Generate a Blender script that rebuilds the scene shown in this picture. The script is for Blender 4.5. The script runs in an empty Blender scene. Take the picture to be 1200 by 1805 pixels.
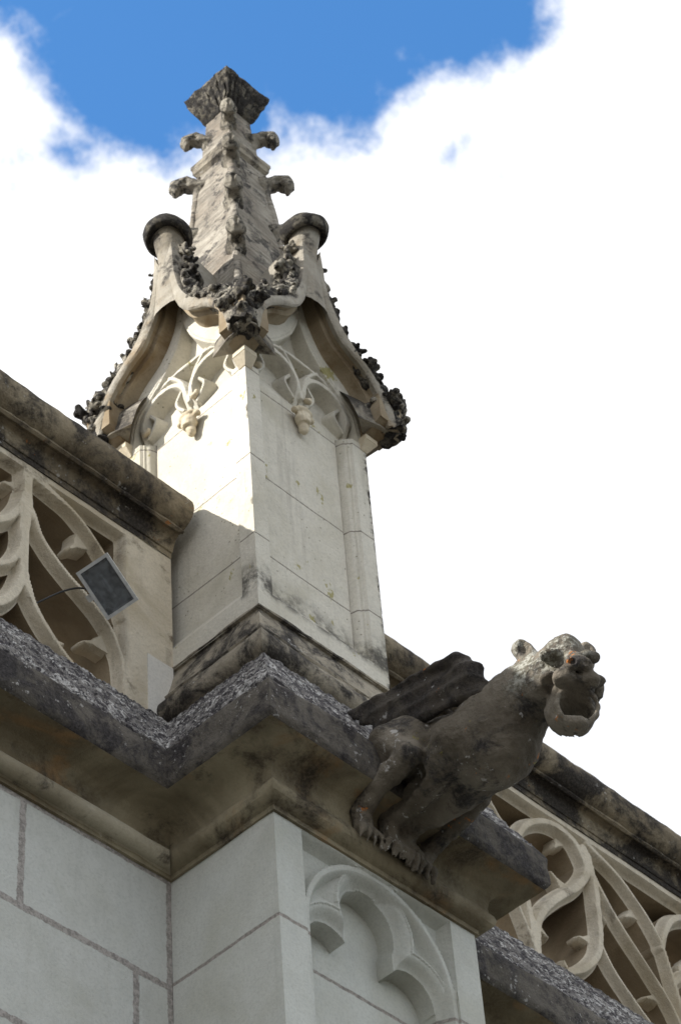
import bpy, math
import numpy as np
from mathutils import Vector, Matrix
PI = math.pi
scene = bpy.context.scene
COL = scene.collection

# ------------------------------------------------------------------ camera
# world: X runs along the facade, Y goes into the building, Z up; z = 0 is the
# underside of the cornice, the ground lies at z = GZ.
GZ = -7.04
cam_d = bpy.data.cameras.new('camera')
cam = bpy.data.objects.new('camera', cam_d)
COL.objects.link(cam)
Rr = Vector((0.697105, -0.714312, -0.06166))
Rd = Vector((0.495061, 0.54177, -0.679264))
Rf = Vector((0.518612, 0.442993, 0.731299))
M = Matrix((Rr, -Rd, -Rf)).transposed().to_4x4()
M.translation = Vector((-4.58125, -4.28392, -5.43981))
cam.matrix_world = M
cam_d.sensor_fit = 'VERTICAL'
cam_d.sensor_height = 24.0
cam_d.lens = 64.14
cam_d.clip_start = 0.1
cam_d.clip_end = 3000
cam_d.dof.use_dof = True
cam_d.dof.focus_distance = 7.9
cam_d.dof.aperture_fstop = 6.3
scene.camera = cam

# ------------------------------------------------------------------ exposure, sun, sky
scene.view_settings.view_transform = 'Standard'
scene.view_settings.look = 'None'
scene.view_settings.gamma = 1.0
scene.view_settings.exposure = 0.62
scene.cycles.max_bounces = 8
scene.cycles.diffuse_bounces = 5

SUN_FROM = Vector((-1.10, 0.50, 0.66)).normalized()
sun_d = bpy.data.lights.new('sun', 'SUN')
sun_d.energy = 5.0
sun_d.angle = math.radians(0.53)
sun_d.color = (1.0, 0.96, 0.90)
sun = bpy.data.objects.new('sun', sun_d)
COL.objects.link(sun)
sun.rotation_euler = SUN_FROM.to_track_quat('Z', 'Y').to_euler()

world = bpy.data.worlds.new('World')
scene.world = world
world.use_nodes = True
wn, wl = world.node_tree.nodes, world.node_tree.links
wn.clear()

def nd(nodes, typ, **kw):
    n = nodes.new(typ)
    for k, v in kw.items():
        setattr(n, k, v)
    return n

class G:
    """tiny helper for math in a node tree"""
    def __init__(s, tree):
        s.n, s.l = tree.nodes, tree.links
    def put(s, sock, v):
        if isinstance(v, bpy.types.NodeSocket):
            s.l.new(v, sock)
        elif v is not None:
            sock.default_value = v
    def m(s, op, a, b=None, c=None, clamp=False):
        n = s.n.new('ShaderNodeMath'); n.operation = op; n.use_clamp = clamp
        for i, v in enumerate((a, b, c)):
            s.put(n.inputs[i], v)
        return n.outputs[0]
    def dot(s, a, vec):
        n = s.n.new('ShaderNodeVectorMath'); n.operation = 'DOT_PRODUCT'
        s.put(n.inputs[0], a); n.inputs[1].default_value = vec
        return n.outputs['Value']
    def step(s, v, lo, hi, a=0.0, b=1.0):
        n = s.n.new('ShaderNodeMapRange'); n.interpolation_type = 'SMOOTHSTEP'
        s.put(n.inputs[0], v)
        for i, x in enumerate((lo, hi, a, b)):
            n.inputs[i + 1].default_value = x
        return n.outputs[0]
    def noise(s, vec, scale, detail=4, rough=0.55, dist=0.0):
        n = s.n.new('ShaderNodeTexNoise')
        s.put(n.inputs['Vector'], vec)
        n.inputs['Scale'].default_value = scale
        n.inputs['Detail'].default_value = detail
        n.inputs['Roughness'].default_value = rough
        n.inputs['Distortion'].default_value = dist
        return n.outputs['Fac']
    def vor(s, vec, scale, feature='F1'):
        n = s.n.new('ShaderNodeTexVoronoi'); n.feature = feature
        s.put(n.inputs['Vector'], vec); n.inputs['Scale'].default_value = scale
        return n.outputs['Distance']
    def mix(s, f, a, b):
        n = s.n.new('ShaderNodeMix'); n.data_type = 'RGBA'
        s.put(n.inputs[0], f)
        for i, v in ((6, a), (7, b)):
            s.put(n.inputs[i], v if isinstance(v, bpy.types.NodeSocket) else (*v[:3], 1.0))
        return n.outputs[2]
    def mapping(s, vec, sc=(1, 1, 1), rot=(0, 0, 0), loc=(0, 0, 0)):
        n = s.n.new('ShaderNodeMapping')
        s.put(n.inputs[0], vec); n.inputs[1].default_value = loc
        n.inputs[2].default_value = rot; n.inputs[3].default_value = sc
        return n.outputs[0]

g = G(world.node_tree)
tc = wn.new('ShaderNodeTexCoord').outputs['Generated']
sky = nd(wn, 'ShaderNodeTexSky', sky_type='NISHITA', sun_disc=False)
sky.sun_elevation = math.asin(SUN_FROM.z)
sky.sun_rotation = math.atan2(SUN_FROM.x, SUN_FROM.y)
sky.altitude = 100
sky.air_density = 1.0
sky.dust_density = 0.4
sky.ozone_density = 2.0
# a direction high over the pinnacle is the origin of the cloud layout
fF = g.dot(tc, (0.43038, 0.36003, 0.82774))
fA = g.dot(tc, (0.64164, -0.76701, 0.0))
fB = g.dot(tc, (-0.63488, -0.53111, 0.56112))
fFc = g.m('MAXIMUM', fF, 0.05)
ca, cb = g.m('DIVIDE', fA, fFc), g.m('DIVIDE', fB, fFc)
ahead = g.step(fF, 0.2, 0.6)
n_big = g.noise(tc, 17, 8, 0.58, 0.0)
n_mid = g.noise(tc, 50, 9, 0.62, 0.0)
n_fin = g.noise(tc, 3.2, 5, 0.55)
def blob(a, b, ra, rb, k):
    x = g.m('DIVIDE', g.m('SUBTRACT', ca, a), ra)
    y = g.m('DIVIDE', g.m('SUBTRACT', cb, b), rb)
    r = g.m('SQRT', g.m('ADD', g.m('MULTIPLY', x, x), g.m('MULTIPLY', y, y)))
    return g.m('MULTIPLY', g.m('SUBTRACT', 1.0, r), k)
field = None
for args in ((-0.050, 0.020, 0.060, 0.054, 1.15), (0.004, 0.018, 0.050, 0.046, 1.0),
             (0.046, 0.030, 0.056, 0.042, 1.05), (-0.096, 0.056, 0.075, 0.032, 1.1),
             (-0.096, -0.014, 0.036, 0.020, 0.34), (0.0646, -0.036, 0.016, 0.020, 0.15), (0.047, -0.028, 0.018, 0.016, 0.16)):
    b_ = blob(*args)
    field = b_ if field is None else g.m('MAXIMUM', field, b_)
field = g.m('MAXIMUM', field, -0.9)
edge = g.m('ADD', g.m('MULTIPLY', g.m('SUBTRACT', n_big, 0.5), 0.75), g.m('MULTIPLY', g.m('SUBTRACT', n_mid, 0.5), 0.75))
blue_here = g.step(g.m('ADD', field, edge), -0.02, 0.40)
rest = g.step(n_fin, 0.50, 0.68)                       # loose gaps in the rest of the sky
blue = g.m('ADD', g.m('MULTIPLY', blue_here, ahead), g.m('MULTIPLY', rest, g.m('SUBTRACT', 1.0, ahead)))
grey = g.noise(g.mapping(tc, loc=(3, 1, 7)), 5.0, 5, 0.5)
low = g.step(cb, -0.30, -0.09)
cl = g.mix(g.step(grey, 0.34, 0.74), (5.6, 6.3, 7.9), (11.8, 11.9, 12.2))
cl = g.mix(low, cl, (12.2, 12.2, 12.3))
skyc = wn.new('ShaderNodeHueSaturation')
skyc.inputs['Saturation'].default_value = 1.26
skyc.inputs['Value'].default_value = 3.3
wl.new(sky.outputs[0], skyc.inputs['Color'])
final = g.mix(blue, cl, skyc.outputs[0])
bg = wn.new('ShaderNodeBackground'); bg.inputs[1].default_value = 0.069
wo = wn.new('ShaderNodeOutputWorld')
wl.new(final, bg.inputs[0]); wl.new(bg.outputs[0], wo.inputs[0])

# ------------------------------------------------------------------ materials
MATS = {}
def stone(name, base=(0.60, 0.56, 0.46), stain=(0.42, 0.35, 0.24), stain_t=(0.45, 0.75), crust=(0.05, 0.045, 0.04),
          crust_t=None, crust_scale=7.0, speck=None, speck_scale=55, orange=None, yellow=None, bump=0.35, bump_scale=60,
          joints=(), wall=None, streak=False, top_crust=None, splash=None, pits=0.0, joint_col=(0.33, 0.29, 0.26), black=None, wash=None, tool=False, edge=None, slant=False, lichen_sun_tint=False):
    if name in MATS: return MATS[name]
    m = bpy.data.materials.new(name); m.use_nodes = True; MATS[name] = m
    t = m.node_tree; t.nodes.clear(); q = G(t)
    out = t.nodes.new('ShaderNodeOutputMaterial'); bs = t.nodes.new('ShaderNodeBsdfPrincipled')
    t.links.new(bs.outputs[0], out.inputs[0])
    geo = t.nodes.new('ShaderNodeNewGeometry')
    pos = geo.outputs['Position']
    sp = t.nodes.new('ShaderNodeSeparateXYZ'); t.links.new(pos, sp.inputs[0])
    px, py, pz = sp.outputs
    if slant:        # features lie across a steep slope
        cx_ = t.nodes.new('ShaderNodeCombineXYZ')
        t.links.new(q.m('ADD', px, py), cx_.inputs[0]); t.links.new(q.m('MULTIPLY', pz, 0.55), cx_.inputs[2])
        pos = cx_.outputs[0]
    n1 = q.noise(pos, 2.3, 6, 0.6, 0.6)
    n2 = q.noise(q.mapping(pos, loc=(5, 2, 9)), crust_scale, 9, 0.72, 0.3)
    fine = q.noise(pos, 95, 4, 0.7)
    c = q.mix(q.step(n1, *stain_t), base, stain)
    c = q.mix(q.step(q.noise(pos, 11, 6, 0.65), 0.35, 0.75, 0.0, 0.35), c, tuple(x * 0.74 for x in base))
    c = q.mix(q.step(fine, 0.42, 0.75, 0.0, 0.45), c, tuple(x * 0.62 for x in base))
    hgt = q.m('MULTIPLY', fine, 0.5)
    if streak:       # run-down streaks of grey
        s = q.noise(q.mapping(pos, sc=(9, 9, 0.8)), 1.6, 6, 0.65)
        c = q.mix(q.step(s, 0.52, 0.72, 0.0, streak * 0.55), c, (0.20, 0.18, 0.15))
    if wash:         # warm brown washes
        c = q.mix(q.step(q.noise(q.mapping(pos, loc=(1, 8, 3)), wash[1], 6, 0.6, 0.5), wash[2], wash[3], 0, 0.85), c, wash[0])
    if crust_t:
        k = q.step(n2, *crust_t)
        c = q.mix(k, c, q.mix(q.step(fine, 0.4, 0.7), crust, tuple(x * 2.4 for x in crust)))
        hgt = q.m('ADD', hgt, q.m('MULTIPLY', n2, 1.2))
    if black:        # algae along a level: (z0, z1 soft, amount)
        zz = q.m('ADD', pz, q.m('MULTIPLY', q.m('SUBTRACT', n2, 0.5), 0.22))
        k = q.m('MULTIPLY', q.m('MULTIPLY', q.m('MULTIPLY', q.step(zz, black[1], black[0]), q.step(pz, 1.12, 1.165)), q.m('LESS_THAN', py, 0.215)), q.step(q.noise(pos, 17, 7, 0.7), 0.36, 0.6))
        c = q.mix(q.m('MULTIPLY', k, black[2]), c, (0.07, 0.065, 0.055))
    if top_crust:
        sn = t.nodes.new('ShaderNodeSeparateXYZ'); t.links.new(geo.outputs['Normal'], sn.inputs[0])
        k = q.step(q.m('ADD', sn.outputs[2], q.m('MULTIPLY', q.m('SUBTRACT', n2, 0.5), 1.6)), top_crust[0], top_crust[1])
        c = q.mix(k, c, q.mix(q.step(fine, 0.45, 0.7), crust, tuple(x * 2.6 for x in crust)))
    if speck:
        s1 = q.noise(pos, speck_scale, 3, 0.6)
        s2 = q.noise(pos, speck_scale * 0.16, 5, 0.6)
        k = q.step(q.m('ADD', q.m('MULTIPLY', s1, 0.7), q.m('MULTIPLY', s2, 0.55)), speck[0], speck[0] + 0.06)
        c = q.mix(q.m('MULTIPLY', k, speck[1]), c, (0.50, 0.49, 0.47))
    if pits:
        v = q.vor(pos, 38)
        k = q.m('MULTIPLY', q.step(v, 0.20, 0.06), q.step(q.noise(pos, 5, 3), 0.5, 0.62))
        c = q.mix(q.m('MULTIPLY', k, pits), c, (0.12, 0.11, 0.06))
    if yellow:
        ny = q.noise(q.mapping(pos, loc=(7, 3, 1), sc=(1, 1, 0.7)), yellow[0], 6, 0.7)
        c = q.mix(q.step(ny, yellow[1], yellow[1] + 0.05, 0, 0.8), c, (0.26, 0.23, 0.06))
    if orange:
        no = q.noise(q.mapping(pos, loc=(2, 6, 4)), orange[0], 7, 0.75)
        c = q.mix(q.step(no, orange[1], orange[1] + 0.04, 0, 0.9), c, q.mix(fine, (0.62, 0.20, 0.03), (0.30, 0.13, 0.04)))
    if tool:         # coarse slanting chisel marks
        tn = q.noise(q.mapping(pos, sc=(6, 6, 46), rot=(0.35, 0.35, 0)), 1.0, 5, 0.65)
        c = q.mix(q.step(tn, 0.46, 0.62, 0, 0.6), c, tuple(x * 0.42 for x in base))
        hgt = q.m('ADD', hgt, q.m('MULTIPLY', tn, -2.5))
    if edge:         # lichen crust eating into one arris
        k = q.m('MULTIPLY', q.step(q.m('ADD', px, q.m('MULTIPLY', q.m('SUBTRACT', n2, 0.5), 0.10)), edge, edge + 0.03), q.step(q.noise(pos, 30, 6, 0.75), 0.44, 0.56))
        c = q.mix(k, c, (0.06, 0.055, 0.05))
    if lichen_sun_tint:   # pale lichen, also painting sunlight onto the lit side of head and neck
        a_ = q.m('MULTIPLY', q.m('MULTIPLY', q.step(py, -0.62, -0.70), q.step(pz, 0.20, 0.29)), q.step(px, 0.50, 0.40))
        l_ = q.noise(pos, 16, 6, 0.7)
        k = q.m('MULTIPLY', a_, q.step(l_, 0.43, 0.52))
        c = q.mix(k, c, q.mix(q.step(q.noise(pos, 60, 3), 0.4, 0.6), (0.36, 0.355, 0.31), (0.14, 0.13, 0.10)))
        hgt = q.m('ADD', hgt, q.m('MULTIPLY', k, 0.6))
    if wall:         # every block a slightly different tone
        row = q.m('FLOOR', q.m('DIVIDE', q.m('ADD', pz, 0.004), 0.412)); col_ = q.m('FLOOR', q.m('DIVIDE', q.m('ADD', px, q.m('MULTIPLY', row, -0.45)), 0.905))
        cb_ = t.nodes.new('ShaderNodeCombineXYZ'); t.links.new(row, cb_.inputs[0]); t.links.new(q.m('ADD', col_, 0.0), cb_.inputs[1])
        wnn = t.nodes.new('ShaderNodeTexWhiteNoise'); t.links.new(cb_.outputs[0], wnn.inputs['Vector'])
        c = q.mix(q.m('MULTIPLY', wnn.outputs['Value'], 0.22), c, (0.36, 0.36, 0.31))
    jm = None
    wob = q.m('MULTIPLY', q.m('SUBTRACT', q.noise(pos, 22, 6, 0.75), 0.5), 0.026)
    for (z0, w, wb) in joints:
        dz = q.m('ABSOLUTE', q.m('ADD', q.m('SUBTRACT', pz, z0), q.m('MULTIPLY', wob, wb)))
        k = q.step(dz, w, w * 0.45)
        jm = k if jm is None else q.m('MAXIMUM', jm, k)
    if wall:
        wi = 0.0145
        for (axis, z0, z1, lst) in wall:
            for v0 in lst:
                ax = (px, py, pz)[axis]
                dv = q.m('ABSOLUTE', q.m('ADD', q.m('SUBTRACT', ax, v0), wob))
                k = q.step(dv, wi, wi * 0.7)
                if z0 is not None:
                    k = q.m('MULTIPLY', k, q.m('MULTIPLY', q.m('GREATER_THAN', pz, z0), q.m('LESS_THAN', pz, z1)))
                jm = k if jm is None else q.m('MAXIMUM', jm, k)
    if jm is not None:
        c = q.mix(jm, c, q.mix(q.step(q.noise(pos, 70, 4, 0.7), 0.4, 0.62), joint_col, tuple(x * 0.62 for x in joint_col)))
        hgt = q.m('ADD', hgt, q.m('MULTIPLY', jm, q.m('MULTIPLY', q.noise(pos, 120, 3, 0.7), -2.2 if not wall else 2.0)))
    bp = t.nodes.new('ShaderNodeBump'); bp.inputs['Strength'].default_value = bump
    bp.inputs['Distance'].default_value = 0.012
    b2 = q.noise(pos, bump_scale, 6, 0.7)
    t.links.new(q.m('ADD', hgt, b2), bp.inputs['Height'])
    t.links.new(bp.outputs[0], bs.inputs['Normal'])
    t.links.new(c, bs.inputs['Base Color'])
    bs.inputs['Roughness'].default_value = 0.92
    bs.inputs['Specular IOR Level'].default_value = 0.25
    return m

def plain(name, col, rough=0.5, metal=0.0, spec=0.5, var=0.0, trans=0.0, scale=30):
    if name in MATS: return MATS[name]
    m = bpy.data.materials.new(name); m.use_nodes = True; MATS[name] = m
    t = m.node_tree; q = G(t); bs = t.nodes['Principled BSDF']
    geo = t.nodes.new('ShaderNodeNewGeometry')
    n = q.noise(geo.outputs['Position'], scale, 6, 0.65)
    t.links.new(q.mix(q.step(n, 0.4, 0.7, 0, 1), col, tuple(x * (1 - var) for x in col)), bs.inputs['Base Color'])
    bs.inputs['Roughness'].default_value = rough; bs.inputs['Metallic'].default_value = metal
    bs.inputs['Specular IOR Level'].default_value = spec
    if trans: bs.inputs['Transmission Weight'].default_value = trans
    return m

CREAM = (0.60, 0.55, 0.44)
m_wall = stone('limewashed_ashlar', (0.51, 0.52, 0.49), (0.42, 0.425, 0.38), (0.42, 0.75), bump=0.3, streak=0.22,
               wall=((2, None, None, (-0.418, -0.825, -1.235, -1.65, -2.06, -2.47)),
                     (2, None, None, (-0.016,)), (0, None, None, (-0.010,)), (0, -0.418, 0.0, (-2.42, -1.51, -0.600, 2.1, 3.0)), (0, -0.825, -0.418, (-1.96, -1.05, -0.150, 1.6, 2.5)),
                     (0, -1.235, -0.825, (-1.5, -0.6, 2.0, 2.9))), joint_col=(0.36, 0.335, 0.31))
m_butt = stone('buttress_ashlar', (0.53, 0.54, 0.50), (0.44, 0.44, 0.38), (0.42, 0.75), bump=0.28, streak=0.18, yellow=(6, 0.74),
               joints=((-0.402, 0.009, 0.5), (-0.825, 0.009, 0.5), (-1.235, 0.009, 0.5)), joint_col=(0.34, 0.31, 0.28))
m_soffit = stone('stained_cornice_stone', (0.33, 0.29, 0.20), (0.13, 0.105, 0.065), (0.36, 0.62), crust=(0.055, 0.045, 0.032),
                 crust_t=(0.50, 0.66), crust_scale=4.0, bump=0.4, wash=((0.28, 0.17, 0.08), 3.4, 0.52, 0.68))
m_ledge = stone('blackened_ledge_stone', (0.15, 0.135, 0.115), (0.09, 0.08, 0.065), (0.4, 0.7), crust=(0.03, 0.027, 0.027),
                crust_t=(0.42, 0.60), crust_scale=9, speck=(0.74, 0.55), orange=(5, 0.72), bump=0.8)
m_weather = stone('speckled_weathering_stone', (0.22, 0.21, 0.20), (0.14, 0.13, 0.12), (0.4, 0.7), crust=(0.035, 0.032, 0.034),
                  crust_t=(0.44, 0.54), crust_scale=30, speck=(0.665, 0.7), speck_scale=60, bump=0.15)
m_coping = stone('lichen_crusted_coping', (0.31, 0.26, 0.18), (0.15, 0.12, 0.08), (0.38, 0.62), crust=(0.028, 0.024, 0.02),
                 crust_t=(0.40, 0.56), crust_scale=4.5, speck=(0.76, 0.5), orange=(3.8, 0.655), yellow=(9, 0.70), bump=0.7)
m_tracery = stone('cream_tracery_stone', (0.60, 0.54, 0.43), (0.40, 0.34, 0.24), (0.40, 0.66), bump=0.45, crust=(0.11, 0.09, 0.065), crust_t=(0.55, 0.70), crust_scale=6, streak=0.7, yellow=(5, 0.70), joint_col=(0.4, 0.34, 0.28))
m_reveal = stone('shade_browned_reveal_stone', (0.30, 0.24, 0.16), (0.17, 0.13, 0.08), (0.35, 0.6), bump=0.3)  # brown stain, darkened further so the colour carries the openings' shade
m_plinth = stone('dark_moulding_stone', (0.36, 0.32, 0.25), (0.18, 0.155, 0.115), (0.4, 0.7), crust=(0.035, 0.031, 0.027),
                 crust_t=(0.44, 0.60), crust_scale=6, speck=(0.78, 0.6), yellow=(8, 0.70), bump=0.6)
m_shaft = stone('pinnacle_face_stone', (0.61, 0.58, 0.50), (0.46, 0.43, 0.34), (0.40, 0.72), bump=0.35, pits=0.75, yellow=(10, 0.62),
                edge=0.745, joints=((1.42, 0.0045, 0.15), (1.83, 0.0045, 0.15), (2.315, 0.0045, 0.15)), black=(1.20, 1.34, 0.95), streak=0.6, joint_col=(0.30, 0.27, 0.23))
m_hood = stone('warm_gable_stone', (0.42, 0.39, 0.33), (0.22, 0.19, 0.14), (0.38, 0.62), crust=(0.045, 0.04, 0.034),
               crust_scale=7, top_crust=(0.0, 0.4), bump=0.7, crust_t=(0.52, 0.64), streak=True, wash=((0.27, 0.20, 0.12), 4, 0.52, 0.72))
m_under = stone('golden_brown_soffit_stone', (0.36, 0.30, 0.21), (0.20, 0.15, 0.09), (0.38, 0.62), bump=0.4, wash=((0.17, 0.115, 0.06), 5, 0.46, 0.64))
m_spire = stone('streaked_spire_stone', (0.48, 0.44, 0.37), (0.25, 0.21, 0.165), (0.38, 0.62), crust=(0.06, 0.055, 0.05),
                crust_t=(0.50, 0.60), crust_scale=11, bump=1.0, bump_scale=30, streak=True, tool=True)
m_leaf = stone('blackened_leaf_carving', (0.42, 0.39, 0.32), (0.18, 0.16, 0.125), (0.35, 0.6), crust=(0.03, 0.027, 0.024),
               crust_scale=30, crust_t=(0.44, 0.54), top_crust=(0.15, 0.7), yellow=(11, 0.70), bump=0.9)
m_leafd = stone('black_leaf_carving', (0.22, 0.20, 0.16), (0.09, 0.08, 0.06), (0.35, 0.6), crust=(0.022, 0.02, 0.018),
                crust_scale=26, crust_t=(0.40, 0.52), yellow=(10, 0.69), orange=(6, 0.73), bump=0.9)
m_carve = stone('clean_carved_stone', (0.60, 0.53, 0.40), (0.40, 0.31, 0.19), (0.45, 0.7), bump=0.3)
m_garg = stone('lichen_spotted_gargoyle_stone', (0.25, 0.22, 0.175), (0.09, 0.075, 0.055), (0.38, 0.62), crust=(0.03, 0.027, 0.025),
               crust_t=(0.49, 0.63), crust_scale=7, speck=(0.745, 0.7), speck_scale=42, lichen_sun_tint=True, orange=(8.5, 0.63), yellow=(13, 0.65), bump=0.8, bump_scale=45)
m_wing = stone('blackened_wing_stone', (0.11, 0.097, 0.08), (0.06, 0.05, 0.04), (0.38, 0.62), crust=(0.025, 0.022, 0.02), crust_t=(0.42, 0.58), crust_scale=8,
               speck=(0.77, 0.5), speck_scale=42, orange=(9, 0.66), yellow=(11, 0.63), bump=0.8, bump_scale=45)
m_roof = plain('lead_roof', (0.16, 0.16, 0.17), 0.7, 0, 0.3, 0.3)
m_ground = stone('dark_gravel_yard', (0.10, 0.095, 0.085), (0.08, 0.075, 0.06), bump=0.5)
m_metal = plain('weathered_grey_aluminium', (0.55, 0.57, 0.58), 0.40, 0.3, 0.5, 0.25, scale=60)
m_refl = plain('dull_reflector', (0.16, 0.18, 0.20), 0.30, 0.6, 0.5, 0.5, scale=25)
m_black = plain('black_rubber', (0.02, 0.02, 0.02), 0.6)
m_lamp = plain('halogen_tube', (0.45, 0.48, 0.5), 0.3, 0.2)
m_glass = plain('dusty_lamp_glass', (0.45, 0.50, 0.55), 0.12, 0, 0.9, 0.55, trans=0.80, scale=45)

# ------------------------------------------------------------------ mesh helpers
_rng = np.random.RandomState(7)
_LAT = _rng.rand(32, 32, 32)
def vnoise(P, s, seed=0):
    """smooth value noise in [-1,1], P (...,3)"""
    Q = P * s + seed * 7.31
    i = np.floor(Q).astype(int); f = Q - i; f = f * f * (3 - 2 * f)
    r = 0
    for dx in (0, 1):
        for dy in (0, 1):
            for dz in (0, 1):
                w = (f[..., 0] if dx else 1 - f[..., 0]) * (f[..., 1] if dy else 1 - f[..., 1]) * (f[..., 2] if dz else 1 - f[..., 2])
                r = r + w * _LAT[(i[..., 0] + dx) % 32, (i[..., 1] + dy) % 32, (i[..., 2] + dz) % 32]
    return r * 2 - 1
def fnoise(P, s, octs=3, seed=0):
    return sum(vnoise(P, s * 2 ** k, seed + k) / 2 ** k for k in range(octs))

def mesh(name, V, F, mat=None, sharp=35, smooth=True):
    me = bpy.data.meshes.new(name)
    me.from_pydata([tuple(map(float, v)) for v in V], [], [tuple(map(int, f)) for f in F])
    me.validate(); me.update()
    if mat: me.materials.append(mat)
    if smooth:
        me.polygons.foreach_set('use_smooth', [True] * len(me.polygons))
        if sharp: me.set_sharp_from_angle(angle=math.radians(sharp))
    return me
def obj(name, me, parent=None, loc=(0, 0, 0), rotz=0.0):
    o = bpy.data.objects.new(name, me); COL.objects.link(o)
    o.location = loc; o.rotation_euler = (0, 0, rotz)
    if parent: o.parent = parent
    return o
def thing(name, label, cat, loc=(0, 0, 0), group=None):
    o = bpy.data.objects.new(name, None); COL.objects.link(o); o.location = loc
    o['label'] = label; o['category'] = cat
    if group: o['group'] = group
    return o
def kid(name, me, parent, label=None):
    """mesh is in world coordinates; parent sits unrotated"""
    o = obj(name, me, parent, tuple(-x for x in parent.location))
    if label: o['label'] = label
    return o

def grid_faces(nu, nv, off=0, cu=False, cv=False, flip=False):
    F = []
    for i in range(nu if cu else nu - 1):
        for j in range(nv if cv else nv - 1):
            a = off + i * nv + j; b = off + ((i + 1) % nu) * nv + j
            c = off + ((i + 1) % nu) * nv + (j + 1) % nv; d = off + i * nv + (j + 1) % nv
            F.append((a, d, c, b) if flip else (a, b, c, d))
    return F

def resample(P, step):
    P = np.array(P, float); out = [P[0]]
    for a, b in zip(P[:-1], P[1:]):
        n = max(1, int(math.ceil(np.linalg.norm(b - a) / step)))
        for k in range(1, n + 1): out.append(a + (b - a) * k / n)
    return np.array(out)
def arc(cx, cz, r, a0, a1, n=8):
    return [(cx + r * math.cos(math.radians(a0 + (a1 - a0) * k / n)), cz + r * math.sin(math.radians(a0 + (a1 - a0) * k / n))) for k in range(n + 1)]
def spline(P, n=8):
    """Catmull-Rom through P"""
    P = np.array(P, float); Q = np.vstack([2 * P[0] - P[1], P, 2 * P[-1] - P[-2]]); out = []
    for i in range(1, len(Q) - 2):
        for k in range(n):
            t = k / n
            out.append(0.5 * ((2 * Q[i]) + (-Q[i - 1] + Q[i + 1]) * t + (2 * Q[i - 1] - 5 * Q[i] + 4 * Q[i + 1] - Q[i + 2]) * t * t + (-Q[i - 1] + 3 * Q[i] - 3 * Q[i + 1] + Q[i + 2]) * t ** 3))
    out.append(P[-1]); return np.array(out)

def sweep(path, prof, closed=False, step=0.03, pstep=0.012, amp=0.004, nscale=9, seed=0, rng=None):
    """profile (outset, z) swept along a plan path with mitres; outward = right of travel"""
    path = np.array(path, float); n = len(path)
    prof = resample(prof, pstep)
    def nrm(a, b):
        d = (b - a) / np.linalg.norm(b - a); return np.array([d[1], -d[0]])
    segs = [(i, (i + 1) % n) for i in range(n if closed else n - 1)]
    N = [nrm(path[a], path[b]) for a, b in segs]
    Mi = []
    for i in range(n):
        if closed or 0 < i < n - 1:
            a, b = N[(i - 1) % len(N)], N[i % len(N)]
            m = (a + b); m = m / (m @ a)
        else: m = N[0] if i == 0 else N[-1]
        Mi.append(m)
    st, ou = [], []
    for k, (a, b) in enumerate(segs):
        L = np.linalg.norm(path[b] - path[a])
        lo, hi = (0, L) if rng is None else rng.get(k, (0, L))
        cnt = max(1, int(L / step)) if L < 4 else int(L / (step * 1.6))
        ts = np.linspace(0, 1, cnt + 1)[:-1]
        for t in ts:
            st.append((path[a] * (1 - t) + path[b] * t, Mi[a] * (1 - t) + Mi[b] * t, N[k]))
    if not closed: st.append((path[-1], Mi[-1], N[-1]))
    V = np.zeros((len(st), len(prof), 3))
    for i, (p, m, nn) in enumerate(st):
        V[i, :, :2] = p + prof[:, :1] * m
        V[i, :, 2] = prof[:, 1]
    d = np.gradient(prof, axis=0); d /= np.linalg.norm(d, axis=1)[:, None] + 1e-9
    po, pz = d[:, 1], -d[:, 0]
    nz = fnoise(V, nscale, 3, seed) * amp * 0.7 + np.minimum(0, fnoise(V, nscale * 4, 2, seed + 5)) * amp * 0.9
    for i, (p, m, nn) in enumerate(st):
        V[i, :, :2] += (nz[i] * po)[:, None] * m
        V[i, :, 2] += nz[i] * pz
    return V.reshape(-1, 3), grid_faces(len(st), len(prof), cu=closed)

def box(a, b, sub=0.0, amp=0.0, seed=0, taper=1.0):
    """axis box, sides subdivided and worn; taper scales the top"""
    a, b = np.array(a, float), np.array(b, float); V, F = [], []
    for ax in range(3):
        u, v = [(1, 2), (2, 0), (0, 1)][ax]
        for side in (0, 1):
            nu = max(1, int((b[u] - a[u]) / sub)) if sub else 1
            nv = max(1, int((b[v] - a[v]) / sub)) if sub else 1
            off = len(V)
            for i in range(nu + 1):
                for j in range(nv + 1):
                    p = np.zeros(3); p[ax] = (a, b)[side][ax]
                    p[u] = a[u] + (b[u] - a[u]) * i / nu; p[v] = a[v] + (b[v] - a[v]) * j / nv
                    V.append(p)
            F += grid_faces(nu + 1, nv + 1, off, flip=(side == 0))
    V = np.array(V)
    if taper != 1.0:
        t = (V[:, 2] - a[2]) / (b[2] - a[2]); c = (a[:2] + b[:2]) / 2
        V[:, :2] = c + (V[:, :2] - c) * (1 + (taper - 1) * t)[:, None]
    if amp:
        d = np.stack([fnoise(V, 14, 3, seed + k) for k in range(3)], -1)
        V = V + d * amp
    return V, F
def join(*parts):
    V, F, o = [], [], 0
    for v, f in parts:
        V.append(np.array(v, float)); F += [tuple(x + o for x in q) for q in f]; o += len(v)
    return np.vstack(V), F
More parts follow.
